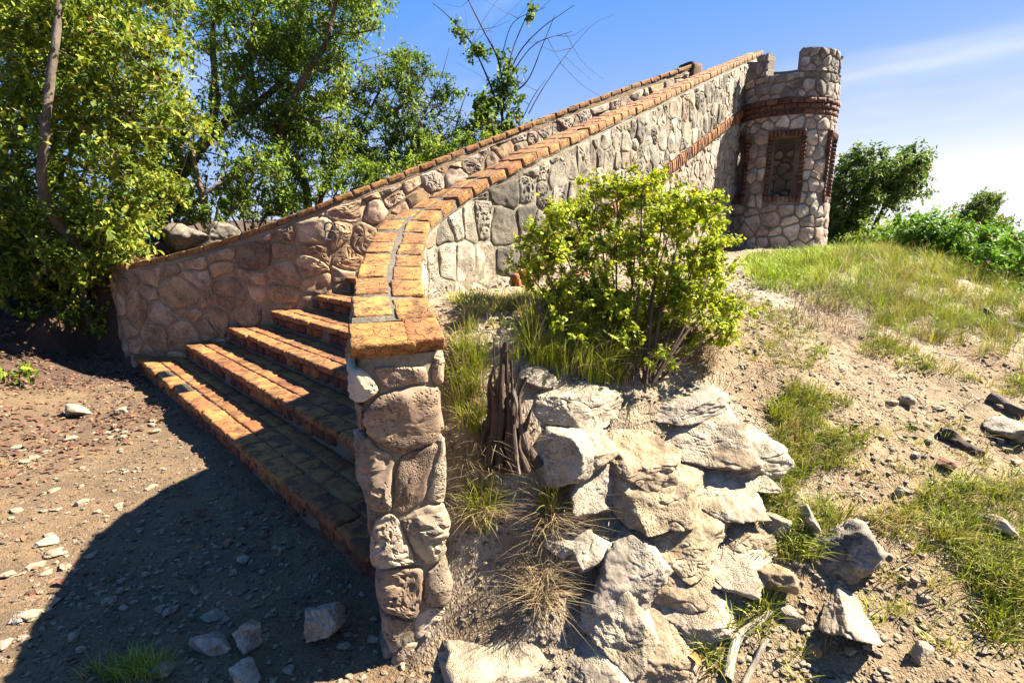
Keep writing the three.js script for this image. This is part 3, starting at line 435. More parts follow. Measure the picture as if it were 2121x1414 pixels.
// ---------------------------------------------------------------- steps
{
  const b0 = uv2(U1 + 1, -3), stairs = thing('brick_staircase', [b0[0], 0, b0[1]], 'flared flight of worn orange brick steps between the two stone walls', 'stairs');
  const alongV = new THREE.Vector3(Math.cos(A), 0, Math.sin(A)), alongU = new THREE.Vector3(Math.sin(A), 0, -Math.cos(A));
  const P3 = (u, v, y) => { const [x, z] = uv2(u, v); return new THREE.Vector3(x, y, z); };
  const tB = 0.062, noseG = variants(8, (i) => brickGeo(0.352, tB, 0.155, 500 + i, 0.0075, 18, 3, 8)), rowG = variants(8, (i) => brickGeo(0.350, tB, 0.150, 540 + i, 0.004, 10, 2, 6)), backG = variants(6, (i) => brickGeo(0.350, tB, 0.118, 560 + i, 0.004, 10, 2, 4)), riseG = variants(8, (i) => brickGeo(0.178, 0.100, 0.09, 580 + i, 0.007, 5, 4, 3));
  for (let i = 0; i < 19; i++) {
    const u = U1 + i * TREAD, y = H1 + i * RISE, vr = vRange(u + 0.03); if (vr[0] === null || vr[1] === null) { if (i > 0) continue; }
    let v0 = (vr[0] ?? -7.75) - 0.05, v1 = (vr[1] ?? -1.9) + 0.06; const r = rng(40 + i);
    const step = new THREE.Group(); step.name = 'step'; const sp = P3(u, (v0 + v1) / 2, 0); step.position.copy(sp).sub(stairs.position); stairs.add(step);
    // body under the bricks
    { const pos = [], col = [], uv = [], idx = [], n = 48, lowY = Math.max(-0.3, y - 0.62); const prof = [[0.030, lowY], [0.030, y - 0.02], [TREAD * 0.5, y - 0.012], [TREAD + 0.10, y - 0.012]]; for (let k = 0; k <= n; k++) { const v = mix(v0, v1, k / n); prof.forEach(([a, yy], q) => { const p = P3(u + a + 0.006 * fbm(v * 9, yy * 9, i, 2), v, yy + 0.004 * fbm(v * 14, a * 20, i, 2)); pos.push(p.x, p.y, p.z); const m = 1 + 0.35 * fbm(v * 5, a * 8 + i * 3, 2, 3); col.push(0.30 * m, 0.215 * m, 0.13 * m); uv.push(v * 2, (a + yy) * 2); }); if (k < n) for (let q = 0; q < 3; q++) { const a = k * 4 + q; idx.push(a, a + 4, a + 1, a + 1, a + 4, a + 5); } } const g = new THREE.BufferGeometry(); g.setAttribute('position', new THREE.Float32BufferAttribute(pos, 3)); g.setAttribute('color', new THREE.Float32BufferAttribute(col, 3)); g.setAttribute('uv', new THREE.Float32BufferAttribute(uv, 2)); g.setIndex(idx); g.computeVertexNormals(); part(step, 'mortar_bed', g, std({ color: BASE, vertexColors: true, map: T.mortar, bumpMap: T.mortarBump, bumpScale: 0.008, side: THREE.DoubleSide })); }
    for (let v = v0 + r() * 0.2; v < v1 - 0.1; v += 0.357) { const gone = (i === 0 && v > -6.75 && v < -6.55) || (i === 0 && v > -6.05 && v < -5.8); if (!gone) layBrick(step, r.pick(noseG), r.pick(M.brick), P3(u + 0.155 / 2 - 0.020 + r.n() * 0.006, v + 0.18, y - tB / 2 + r.n() * 0.005), alongV.clone().addScaledVector(alongU, r.n() * 0.02), UP.clone().addScaledVector(alongU, r.n() * 0.03)); }
    for (let v = v0 - r() * 0.2; v < v1 - 0.1; v += 0.357) layBrick(step, r.pick(rowG), r.pick(M.brick), P3(u + 0.142 + 0.150 / 2 + r.n() * 0.003, v + 0.18, y - tB / 2 - 0.003 + r.n() * 0.003), alongV, UP.clone().addScaledVector(alongU, r.n() * 0.015));
    for (let v = v0 - r() * 0.3; v < v1 - 0.1; v += 0.357) layBrick(step, r.pick(backG), r.pick(M.brick), P3(u + 0.297 + 0.06, v + 0.18, y - tB / 2 - 0.004 + r.n() * 0.003), alongV, UP);
    for (let v = v0 + r() * 0.1; v < v1 - 0.05; v += 0.188) if (r() > 0.06) layBrick(step, r.pick(riseG), r() < 0.45 ? r.pick(M.brick) : r.pick(M.redBrick), P3(u + 0.055 + r.n() * 0.006, v + 0.09, y - tB - 0.058 + r.n() * 0.004), alongV.clone().addScaledVector(alongU, r.n() * 0.03), UP, 'riser_brick');
    if (i === 0) for (let v = v0; v < v1 - 0.05; v += 0.2) if (r() > 0.35) layBrick(step, r.pick(riseG), r.pick(M.redBrick), P3(u + 0.060, v + 0.09, y - tB - 0.165), alongV, UP, 'riser_brick');
  }
}

// ---------------------------------------------------------------- round tower
const TC = new THREE.Vector3(4.58, 1.2, -9.2), TR = 0.78;
{
  const toCam = new THREE.Vector3(-TC.x, 0, -TC.z).normalize(), toRight = new THREE.Vector3(toCam.z, 0, -toCam.x);
  const dirAt = (phi) => toCam.clone().multiplyScalar(Math.cos(phi)).addScaledVector(toRight, Math.sin(phi));
  const taper = (y) => 0.035 * (2.6 - y);
  const place = (s, y, d) => { const v = dirAt(s / TR); return new THREE.Vector3(TC.x + v.x * (TR + taper(y) + d), y, TC.z + v.z * (TR + taper(y) + d)); };
  const tower = thing('watch_tower', [TC.x, TC.y, TC.z], 'small round stone tower with battlements and brick-framed windows at the top of the wall', 'tower');
  const D = Math.PI / 180, wins = [-56, 6, 76].map((a) => a * D * TR), HW = 0.27, OW = 0.20, Y0 = 2.17, Y1 = 3.27, IN0 = 2.26, IN1 = 3.16, LOW = 1.0, BAND0 = 3.49, BAND1 = 3.73, RING = 4.10, TOP = 4.44;
  const merlons = [[-40, -24], [13, 70], [88, 140], [-100, -62], [160, 230]].map((m) => m.map((a) => a * D * TR));
  const inMerlon = (s) => merlons.some(([a, b]) => s > a && s < b || s + 2 * Math.PI * TR > a && s + 2 * Math.PI * TR < b);
  // shell of mortar with real openings
  {
    const sb = new Set(); for (let i = 0; i <= 72; i++) sb.add((-180 + i * 5) * D * TR); for (const w of wins) { sb.add(w - OW); sb.add(w + OW); } for (const m of merlons) for (const e of m) if (e < Math.PI * TR) sb.add(e);
    const S = [...sb].sort((a, b) => a - b).filter((v, i, q) => !i || v - q[i - 1] > 1e-4), Y = [LOW, IN0, 2.7, IN1, BAND0, RING, TOP], th = 0.20, pos = [], uv = [], col = [];
    const solid = (i, j) => { if (i < 0) i += S.length - 1; if (i >= S.length - 1) i -= S.length - 1; if (j < 0 || j >= Y.length - 1) return false; const s = (S[i] + S[i + 1]) / 2, y = (Y[j] + Y[j + 1]) / 2; if (y > RING) return inMerlon(s); if (y > IN0 && y < IN1) for (const w of wins) if (Math.abs(s - w) < OW) return false; return true; };
    const quad = (...p) => { for (const k of [0, 1, 2, 0, 2, 3]) { pos.push(p[k].x, p[k].y, p[k].z); uv.push((p[k].x + p[k].z) * 2, p[k].y * 2); const m = 1 + 0.3 * fbm(p[k].x * 5, p[k].y * 5, p[k].z * 5, 2); col.push(0.30 * m, 0.245 * m, 0.20 * m); } };
    for (let i = 0; i < S.length - 1; i++) for (let j = 0; j < Y.length - 1; j++) { if (!solid(i, j)) continue; const [a, b, c, d] = [S[i], S[i + 1], Y[j], Y[j + 1]]; quad(place(a, c, 0), place(b, c, 0), place(b, d, 0), place(a, d, 0)); quad(place(b, c, -th), place(a, c, -th), place(a, d, -th), place(b, d, -th)); if (!solid(i - 1, j)) quad(place(a, c, -th), place(a, c, 0), place(a, d, 0), place(a, d, -th)); if (!solid(i + 1, j)) quad(place(b, c, 0), place(b, c, -th), place(b, d, -th), place(b, d, 0)); if (!solid(i, j + 1)) quad(place(a, d, 0), place(b, d, 0), place(b, d, -th), place(a, d, -th)); if (!solid(i, j - 1)) quad(place(a, c, -th), place(b, c, -th), place(b, c, 0), place(a, c, 0)); }
    const g = new THREE.BufferGeometry(); g.setAttribute('position', new THREE.Float32BufferAttribute(pos, 3)); g.setAttribute('uv', new THREE.Float32BufferAttribute(uv, 2)); g.setAttribute('color', new THREE.Float32BufferAttribute(col, 3)); g.computeVertexNormals(); part(tower, 'mortar_shell', g, M.mortar);
  }
  let k = 0; const lay = (cells, tints, lich, dep = 0.03) => { for (const c of cells) { const r = rng(12000 + k++); part(tower, 'stone', stoneGeo(c, place, { depth: dep, seed: 4000 + k, n: 22, rings: 4, tint: r.pick(tints).map((t) => t * (0.92 + 0.3 * hash3(k, 7, 5))), rough: 0.5, lichen: r() < lich ? 0.5 : 0.06, pits: r() < 0.2 ? 0.8 : 0 }), M.stone); } };
  const pink = [[0.66, 0.51, 0.41], [0.70, 0.57, 0.47], [0.60, 0.46, 0.365], [0.67, 0.56, 0.46], [0.64, 0.455, 0.355]], s0 = -108 * D * TR, s1 = 118 * D * TR;
  lay(rubble(s0, s1, () => LOW, () => BAND0, 0.205, 83, { gap: 0.018, rects: wins.map((w) => [w - HW, w + HW, Y0, Y1]) }), pink, 0.12);
  lay(rubble(s0, s1, () => BAND1, () => RING, 0.20, 89, { gap: 0.016 }), [[0.42, 0.355, 0.295], [0.50, 0.42, 0.35], [0.36, 0.29, 0.235]], 0.5);
  merlons.slice(0, 4).forEach((m, i) => lay(rubble(m[0], m[1], () => RING, () => TOP, 0.17, 91 + i, { gap: 0.016 }), [[0.50, 0.42, 0.35], [0.43, 0.36, 0.30], [0.57, 0.48, 0.40]], 0.35));
  // inner masonry seen through the windows
  { const pl = (s, y, d) => { const v = dirAt(s / (TR - 0.2)); return new THREE.Vector3(TC.x + v.x * (TR - 0.2 - d), y, TC.z + v.z * (TR - 0.2 - d)); }; for (const c of rubble(105 * D * 0.6, 255 * D * 0.6, () => 1.3, () => 4.0, 0.17, 97, { gap: 0.018 })) { const r = rng(13000 + k++); part(tower, 'stone', stoneGeo(c, pl, { depth: 0.02, seed: 4600 + k, n: 14, rings: 3, tint: r.pick([[0.78, 0.64, 0.46], [0.70, 0.57, 0.42]]), rough: 0.5 }), M.stone); } }
  // band of two brick courses
  { const r = rng(101), geos = variants(5, (i) => brickGeo(0.172, 0.070, 0.11, 700 + i, 0.004, 5, 2, 3)); for (let row = 0; row < 3; row++) for (let s = s0 + (row % 2) * 0.09; s < s1; s += 0.182) { const v = dirAt(s / TR), al = v.clone().cross(UP).negate(); layBrick(tower, r.pick(geos), r.pick(M.redBrick), place(s, BAND0 + 0.040 + row * 0.078, [-0.026, -0.014, -0.004][row]), al, UP, 'band_brick'); } }
  // brick window frames: stacked jambs, a lintel and a sill of bricks on edge
  { const r = rng(103), jg = variants(4, (i) => brickGeo(HW - OW + 0.012, 0.054, 0.215, 720 + i, 0.004, 3, 2, 4)), lg = variants(4, (i) => brickGeo(0.052, 0.10, 0.235, 730 + i, 0.004, 2, 3, 4));
    for (const w of wins) { const wf = new THREE.Group(); wf.name = 'window_frame'; const c = place(w, IN0, 0); wf.position.copy(c).sub(tower.position); tower.add(wf); const v = dirAt(w / TR), al = v.clone().cross(UP).negate(); const base = place(w, 2.7, -0.100); const off = (a, y) => base.clone().addScaledVector(al, a).setY(y); for (const sd of [-1, 1]) for (let y = Y0 + 0.10; y < IN1 - 0.02; y += 0.0605) layBrick(wf, r.pick(jg), r.pick(M.redBrick), off(sd * (OW + (HW - OW) / 2 - 0.004), y + 0.03), al, UP); for (let a = -HW + 0.03; a <= HW - 0.02; a += 0.0585) { layBrick(wf, r.pick(lg), r.pick(M.redBrick), off(a, IN1 + 0.052), al, UP, 'lintel_brick'); layBrick(wf, r.pick(lg), r.pick(M.redBrick), off(a, IN0 - 0.040), al, UP, 'sill_brick'); } } }
}

// ---------------------------------------------------------------- rocks
function boxUV(geo, scale, seed) {   // own texture places by the main direction of each face
  const g = geo.toNonIndexed(), p = g.attributes.position, uv = new Float32Array(p.count * 2), r = rng(seed), a = r(), b = r();
  for (let i = 0; i < p.count; i += 3) { const A0 = new THREE.Vector3().fromBufferAttribute(p, i), B0 = new THREE.Vector3().fromBufferAttribute(p, i + 1), C0 = new THREE.Vector3().fromBufferAttribute(p, i + 2), n = B0.clone().sub(A0).cross(C0.clone().sub(A0)), ax = Math.abs(n.x), ay = Math.abs(n.y), az = Math.abs(n.z); [A0, B0, C0].forEach((v, k) => { const q = ay >= ax && ay >= az ? [v.x, v.z] : ax >= az ? [v.z, v.y] : [v.x, v.y]; uv[(i + k) * 2] = q[0] / scale + a; uv[(i + k) * 2 + 1] = q[1] / scale + b; }); }
  g.setAttribute('uv', new THREE.BufferAttribute(uv, 2)); return g;
}
function rockGeo(seed, size, { detail = 12, facets = 13, rough = 0.16, tint = [0.46, 0.40, 0.32], stain = [0.27, 0.19, 0.11], stainAmt = 0.5, crag = 0, scale = 0.55 } = {}) {
  const r = rng(seed + 333), planes = variants(facets, () => { const v = new THREE.Vector3(r.n(), r.n(), r.n()).normalize(); return [v.x, v.y, v.z, r.r(0.42, 0.86)]; });
  const raw = new THREE.IcosahedronGeometry(1, detail); raw.deleteAttribute('uv'); raw.deleteAttribute('normal'); const g = mergeVertices(raw, 1e-4), p = g.attributes.position, col = [], o = seed * 3.7, m = (size[0] + size[1] + size[2]) / 3;
  for (let i = 0; i < p.count; i++) {
    const x = p.getX(i), y = p.getY(i), z = p.getZ(i); let k = 1.02; for (const [a, b, c, d] of planes) { const q = a * x + b * y + c * z; if (q > 0.05) k = Math.min(k, d / q); }
    const wx = x * k * size[0], wy = y * k * size[1], wz = z * k * size[2]; let n = fbm(x * 2.2 + o, y * 2.2, z * 2.2, 5, 0.55) * rough + fbm(wx * 16 + o, wy * 16, wz * 16, 3) * 0.014 / m;
    if (crag) { const c = Math.abs(fbm(x * 1.9 + o, y * 1.9 + 4, z * 1.9, 2)); n -= crag * (1 - sstep(0, 0.06, c)); n -= crag * 0.9 * sstep(0.2, 0.6, vnoise(wx * 11 + o, wy * 11, wz * 11)); }
    k *= 1 + n; p.setXYZ(i, x * k * size[0], y * k * size[1], z * k * size[2]);
    const st = stainAmt * sstep(-0.05, 0.4, fbm(wx * 7 + o, wy * 7, wz * 7, 4, 0.6)), v = 1 + 0.25 * fbm(wx * 14 + o, wy * 14, wz * 14, 3); col.push(...tint.map((t, c) => mix(t, stain[c], st) * v));
  }
  g.setAttribute('color', new THREE.Float32BufferAttribute(col, 3)); g.computeVertexNormals(); return boxUV(g, scale, seed);
}
function rock(name, px, py, wpx, prop, turn, opt, label, group, sink = 0.35, category = 'rock') {
  const p = hit(px, py), w = wpx / scaleAt(p) / 2, size = [w, w * prop[0], w * prop[1]], g = rockGeo(opt.seed, size, opt); g.rotateY(turn); if (opt.tiltX) g.rotateX(opt.tiltX); if (opt.tiltZ) g.rotateZ(opt.tiltZ);
  const m = shade(new THREE.Mesh(g, M.rock)); m.name = numbered(name); m.position.set(p.x, p.y + size[1] * (1 - 2 * sink), p.z); scene.add(m); return tag(m, label, category, group);
}
const limestone = { tint: [0.60, 0.50, 0.36], stain: [0.36, 0.24, 0.125], stainAmt: 0.55 }, greyStone = { tint: [0.52, 0.455, 0.365], stain: [0.22, 0.19, 0.16], stainAmt: 0.5 }, dustyStone = { tint: [0.56, 0.475, 0.355], stain: [0.36, 0.26, 0.15], stainAmt: 0.5 };

// boulders of the outcrop beside the post, then loose stones, each where it lies

// bedrock outcrop beside the post: overlapping jointed limestone boulders standing out of the bank
{
  const cm = hit(1340, 1050), oc = thing('rock_outcrop', [cm.x, cm.y - 0.2, cm.z], 'outcrop of pale limestone boulders with brown pitted tops beside the wall post', 'rock');
  const tan = [0.56, 0.435, 0.275], pale = [0.64, 0.545, 0.40], grey = [0.52, 0.45, 0.355], brown = [0.30, 0.19, 0.09], dark = [0.17, 0.15, 0.125];
  // px, py, width px, height and depth in widths, turn, sink, tint, stain, amount
  const list = [[1335, 1000, 235, 0.62, 1.05, 0.5, 0.42, tan, brown, 0.8], [1300, 930, 190, 0.55, 0.9, 1.2, 0.45, tan, brown, 0.7], [1405, 1085, 190, 0.55, 1.2, 2.5, 0.45, tan, brown, 0.75], [1310, 1165, 220, 0.85, 0.85, 1.3, 0.40, grey, dark, 0.5], [1400, 1195, 170, 0.6, 0.9, 0.3, 0.5, tan, brown, 0.5], [1275, 1300, 190, 0.8, 0.8, 2.2, 0.42, pale, brown, 0.45], [1250, 1390, 200, 0.7, 0.8, 0.2, 0.42, pale, dark, 0.5], [1370, 1340, 200, 0.65, 0.9, 1.9, 0.45, tan, brown, 0.5], [1435, 1270, 170, 0.62, 1.1, 0.2, 0.45, pale, brown, 0.5],
    [1430, 880, 250, 0.45, 0.8, 0.25, 0.52, pale, brown, 0.65], [1510, 915, 190, 0.42, 0.85, 0.9, 0.55, pale, brown, 0.55], [1470, 985, 210, 0.45, 0.8, 1.7, 0.55, pale, brown, 0.75], [1400, 830, 190, 0.4, 0.7, 0.4, 0.5, grey, dark, 0.4], [1540, 985, 120, 0.4, 0.8, 0.4, 0.55, pale, brown, 0.5], [1180, 830, 170, 0.6, 0.8, 0.6, 0.42, pale, dark, 0.35], [1160, 920, 190, 0.85, 0.75, 0.9, 0.40, grey, brown, 0.5], [1230, 1010, 130, 0.9, 0.8, 0.4, 0.42, grey, dark, 0.5], [1490, 1140, 170, 0.36, 1.0, 1.2, 0.58, pale, brown, 0.3], [1110, 795, 78, 0.9, 0.8, 0.2, 0.3, grey, dark, 0.4], [1520, 1060, 150, 0.4, 1.0, 2.6, 0.55, tan, brown, 0.5], [1215, 1130, 120, 0.9, 0.9, 1.4, 0.45, grey, dark, 0.6], [1150, 1120, 70, 0.9, 0.9, 0.4, 0.4, grey, dark, 0.6]];
  list.forEach(([px, py, wpx, ph, pd, turn, sink, tint, stain, amt], i) => {
    const p = hit(px, py), w = wpx / scaleAt(p) / 2 * 1.58, size = [w, w * ph * 0.62, w * pd], g = rockGeo(300 + i * 3, size, { detail: wpx > 140 ? 38 : 24, facets: 26, rough: 0.15, crag: 0.045, tint, stain, stainAmt: amt, scale: 0.6 }); g.rotateY(turn); g.rotateX(0.35);
    g.translate(p.x, p.y + size[1] * (0.74 - 2 * sink), p.z); part(oc, 'boulder', g, M.rock);
  });
}
rock('rock', 1760, 1170, 175, [0.62, 0.75], 0.35, { tint: [0.42, 0.36, 0.28], stain: [0.13, 0.12, 0.105], stainAmt: 0.8, seed: 23, detail: 20, crag: 0.12, rough: 0.2 }, 'dark-pitted grey rock with grass growing against it', null, 0.25);
rock('rock', 1745, 1300, 135, [0.75, 1.7], 2.75, { ...limestone, seed: 25, detail: 20, crag: 0.05, rough: 0.2 }, 'long pointed pale rock lying below the dark-pitted one', null, 0.3);
rock('rock', 1590, 1215, 120, [0.55, 0.62], -0.65, { tint: [0.47, 0.345, 0.20], stain: [0.33, 0.21, 0.10], stainAmt: 0.5, seed: 27, detail: 14, rough: 0.13 }, 'wedge-shaped orange-tan rock above the end of the dead stick', null, 0.25);
rock('rock', 1610, 1100, 95, [0.7, 0.8], 0.3, { ...limestone, tint: [0.53, 0.48, 0.40], seed: 29, detail: 14 }, 'white rock in the grass left of a second white rock', null, 0.3);
rock('rock', 1672, 1100, 90, [0.75, 0.8], 1.2, { ...limestone, tint: [0.55, 0.50, 0.42], seed: 31, detail: 14 }, 'white blocky rock just right of another in the grass above the dark-pitted rock', null, 0.3);
rock('rock', 1640, 1285, 62, [0.8, 0.9], 0.5, { ...limestone, stainAmt: 0.8, seed: 33, detail: 14 }, 'rounded brown stone against the upper end of the dead stick', null, 0.3);
rock('rock', 1905, 1368, 62, [0.75, 0.8], 0.2, { ...limestone, seed: 35, detail: 14 }, 'angular tan stone alone on bare dirt at the bottom right', null, 0.25);
rock('rock', 2072, 1108, 78, [0.5, 0.5], -0.9, { ...limestone, seed: 37, detail: 14 }, 'long narrow pale stone in grass near the right edge', null, 0.25);
rock('rock', 2090, 900, 110, [0.55, 0.8], 0.3, { ...greyStone, seed: 39, detail: 14 }, 'grey slab stone at the right edge above the charred log', null, 0.3);
rock('rock', 1845, 842, 34, [0.75, 0.8], 0.1, { ...limestone, seed: 41, detail: 8 }, 'left one of two brown stones side by side on the dry straw', null, 0.2);
rock('rock', 1880, 838, 36, [0.7, 0.8], 0.8, { ...limestone, seed: 43, detail: 8 }, 'right one of two brown stones side by side on the dry straw', null, 0.2);
rock('rock', 1862, 1032, 24, [0.9, 0.9], 0.8, { ...limestone, tint: [0.55, 0.50, 0.43], seed: 45, detail: 8 }, 'small bright white stone on the gravel below the grass patch', null, 0.2);
rock('rock', 1960, 970, 50, [0.45, 0.7], 0.2, { tint: [0.38, 0.17, 0.10], stain: [0.25, 0.12, 0.07], stainAmt: 0.4, seed: 47, detail: 8 }, 'reddish flat stone lying just below the charred log', null, 0.3);
rock('rock', 670, 1325, 105, [0.95, 0.9], 0.4, { ...dustyStone, tint: [0.55, 0.48, 0.375], seed: 51, detail: 20, crag: 0.06, rough: 0.18 }, 'large rounded grey rock in the shadow left of the wall post', null, 0.2);
rock('rock', 515, 1345, 75, [0.8, 0.8], 0.9, { ...dustyStone, tint: [0.56, 0.50, 0.41], seed: 53, detail: 14 }, 'pale grey rock in shadow, upper right of the three at the bottom edge', null, 0.2);
rock('rock', 445, 1345, 95, [0.6, 0.7], 0.1, { ...dustyStone, tint: [0.57, 0.505, 0.41], seed: 55, detail: 14 }, 'long pale rock in shadow, upper left of the three at the bottom edge', null, 0.3);
rock('rock', 510, 1398, 90, [0.6, 0.8], 2.2, { ...dustyStone, tint: [0.54, 0.48, 0.39], seed: 57, detail: 14 }, 'half-buried pale rock in shadow, lowest of the three at the bottom edge', null, 0.35);
rock('rock', 340, 1400, 60, [0.55, 0.8], 1.2, { ...dustyStone, seed: 59, detail: 14 }, 'small brownish rock in shadow left of the three pale ones', null, 0.3);
rock('rock', 158, 862, 80, [0.5, 0.6], 0.1, { ...limestone, seed: 61, detail: 14 }, 'flat sunlit stone on the leaf litter left of the lowest step', null, 0.25);
rock('rock', 95, 1130, 60, [0.35, 0.7], 0.5, { ...limestone, seed: 63, detail: 14 }, 'flat pale stone in the sunlit dirt near the left edge', null, 0.4);
rock('rock', 38, 1285, 46, [0.4, 0.8], -0.6, { ...limestone, tint: [0.52, 0.47, 0.40], seed: 65, detail: 8 }, 'small white wedge stone just outside the wall shadow', null, 0.3);
rock('rock', 500, 1165, 46, [0.5, 0.6], -0.5, { ...dustyStone, tint: [0.60, 0.53, 0.43], seed: 67, detail: 8 }, 'pale oblong stone in the shadow midway to the steps', null, 0.25);
rock('rock', 435, 1285, 52, [0.3, 0.6], 0.2, { ...dustyStone, seed: 69, detail: 8 }, 'thin tan slab lying in the shadow above the three pale rocks', null, 0.3);
rock('rock', 250, 860, 34, [0.7, 0.8], 0.2, { ...limestone, seed: 71, detail: 8 }, 'pale stone lying in front of the lowest step at its left end', null, 0.25);
rock('rock', 172, 712, 34, [0.55, 0.8], 0.2, { ...limestone, seed: 73, detail: 8 }, 'pale stone on dark litter by the far wall foot', null, 0.25);
rock('rock', 160, 665, 36, [0.7, 0.8], 0.6, { ...limestone, seed: 75, detail: 8 }, 'pale stone among the stems of the leafy tree', null, 0.25);
// ledge rocks on the bank behind the far wall
for (const [px, py, t, w, sd, lab] of [[385, 492, 7.6, 0.42, 81, 'weathered ledge rock above the far wall, left of two'], [448, 488, 7.7, 0.36, 83, 'weathered ledge rock above the far wall, right of two']]) { const p = at(px, py, t), g = rockGeo(sd, [w, 0.26, 0.3], { ...greyStone, tint: [0.34, 0.30, 0.24], detail: 14, crag: 0.06 }); const m = shade(new THREE.Mesh(g, M.rock)); m.name = numbered('ledge_rock'); m.position.set(p.x, p.y - 0.06, p.z); scene.add(m); tag(m, lab, 'rock'); }
// loose stones too alike to tell apart
{
  const r = rng(211), geos = variants(5, (i) => rockGeo(120 + i, [1, 0.62, 0.8], { detail: 8, rough: 0.2, ...limestone, scale: 8 })), dark = variants(4, (i) => rockGeo(140 + i, [1, 0.62, 0.8], { detail: 8, rough: 0.2, ...dustyStone, scale: 8 }));
  const put = (n, area, lab, group, gs, lo, hi) => { let k = 0, tries = 0; while (k < n && tries++ < 5000) { const px = r.r(area[0], area[2]), py = r.r(area[1], area[3]); if (area[4] && !area[4](px, py)) continue; const p = hit(px, py); if (-p.z > 9) continue; const w = r.r(lo, hi) * (0.7 + 0.6 * r() * r()); const m = shade(new THREE.Mesh(r.pick(gs), M.rock)); m.scale.set(w, w * r.r(0.5, 0.85), w); m.rotation.y = r() * 6.3; m.name = numbered('loose_stone'); m.position.set(p.x, p.y + w * 0.12, p.z); scene.add(m); tag(m, lab, 'stone', group); k++; } };
  put(85, [0, 840, 330, 1350, (x, y) => x < 330 - (y - 1000) * 0.85 && x > 0], 'small pale stone loose on the sunlit dirt left of the wall shadow', 'loose stones in the sunlit dirt at left', geos, 0.016, 0.060);
  put(90, [150, 980, 900, 1410, (x, y) => y > 1000 + Math.abs(x - 330) * (x < 330 ? 1.1 : 0.55)], 'small stone loose on the shaded dirt below the steps', 'loose stones in the wall shadow', dark, 0.012, 0.040);
  put(100, [1560, 880, 2110, 1410, (x, y) => x > 1560 + (1410 - y) * 0.05], 'small tan stone loose on the dirt slope at right', 'loose stones on the right slope', geos, 0.010, 0.038);
  put(40, [1650, 1180, 1560 + 130, 1410], 'small stone in the rubble right of the dead stick', 'loose stones by the dead stick', geos, 0.012, 0.03);
  put(26, [1840, 840, 2110, 960], 'flat tan stone in the rubble round the charred log', 'loose stones round the charred log', geos, 0.02, 0.05);
}

// ---------------------------------------------------------------- plants
function tube(pts, r0, r1, { seg = 6, samples = 0, tint = [0.16, 0.12, 0.085], bump = 0.12, seed = 1 } = {}) {
  const c = new THREE.CatmullRomCurve3(pts.map((p) => (p.isVector3 ? p : new THREE.Vector3(...p))), false, 'centripetal'), n = samples || Math.max(4, pts.length * 4), fr = c.computeFrenetFrames(n, false), P = c.getSpacedPoints(n), pos = [], col = [], uv = [], idx = [];
  let len = 0; for (let i = 0; i <= n; i++) { if (i) len += P[i].distanceTo(P[i - 1]); const t = i / n, r = mix(r0, r1, t); for (let k = 0; k <= seg; k++) { const a = k / seg * Math.PI * 2, q = fr.normals[i].clone().multiplyScalar(Math.cos(a)).addScaledVector(fr.binormals[i], Math.sin(a)), rr = r * (1 + bump * (vnoise(P[i].x * 9 + q.x * 2 + seed, P[i].y * 9, P[i].z * 9 + q.z * 2) + (bump > 0.5 ? 0.8 * vnoise(q.x * 3 + seed * 1.7, P[i].y * 14, q.z * 3) : 0))); pos.push(P[i].x + q.x * rr, P[i].y + q.y * rr, P[i].z + q.z * rr); const m = 1 + 0.3 * vnoise(P[i].x * 7 + seed, P[i].y * 5, P[i].z * 7) + (bump > 0.5 ? 0.5 * vnoise(q.x * 5 + seed * 3, P[i].y * 7, q.z * 5) : 0); col.push(tint[0] * m, tint[1] * m, tint[2] * m); uv.push(k / seg, len * 2.5); if (i < n && k < seg) { const b = i * (seg + 1) + k; idx.push(b, b + seg + 1, b + 1, b + 1, b + seg + 1, b + seg + 2); } } }
  const g = new THREE.BufferGeometry(); g.setAttribute('position', new THREE.Float32BufferAttribute(pos, 3)); g.setAttribute('color', new THREE.Float32BufferAttribute(col, 3)); g.setAttribute('uv', new THREE.Float32BufferAttribute(uv, 2)); g.setIndex(idx); g.computeVertexNormals(); return g;
}
function leafGeo(len, wid, fold = 0.25, curl = 0.15, round = 0.5) {   // folded, slightly curled blade, base at the origin, along +z, face up
  const g = new THREE.BufferGeometry(), st = [0, 0.22, 0.5, 0.78, 1], w = [0.04, 0.36 + 0.12 * round, 0.5, 0.30 + 0.12 * round, 0.0].map((x) => x * wid), pos = [], idx = [];
  st.forEach((t, i) => { const z = t * len, y = -curl * len * t * t; pos.push(-w[i], y + fold * w[i], z, 0, y, z, w[i], y + fold * w[i], z); }); for (let i = 0; i < 4; i++) { const a = i * 3; idx.push(a, a + 3, a + 1, a + 1, a + 3, a + 4, a + 1, a + 4, a + 2, a + 2, a + 4, a + 5); }
  g.setAttribute('position', new THREE.Float32BufferAttribute(pos, 3)); g.setIndex(idx); g.computeVertexNormals(); return g;
}
const leafMat = (o = {}) => new THREE.MeshPhysicalMaterial({ color: lin(0.66, 0.66, 0.66), roughness: 0.7, transmission: 0.56, thickness: 0, side: THREE.DoubleSide, specularIntensity: 0.25, ...o });
M.leaf = leafMat(); M.grass = leafMat({ transmission: 0.35, roughness: 0.7 }); M.dry = std({ color: BASE, side: THREE.DoubleSide });
function instanced(name, geo, mat, mats, cols) { const m = new THREE.InstancedMesh(geo, mat, mats.length); m.name = name; mats.forEach((q, i) => { m.setMatrixAt(i, q); m.setColorAt(i, cols[i]); }); m.castShadow = m.receiveShadow = true; return m; }
const toneOf = (tones, r, spread = 0.3) => { const a = r.pick(tones), k = 1 + r.n() * spread; return lin(a[0] * k * (1 + r.n() * 0.12), a[1] * k, a[2] * k * (1 + r.n() * 0.2)); };
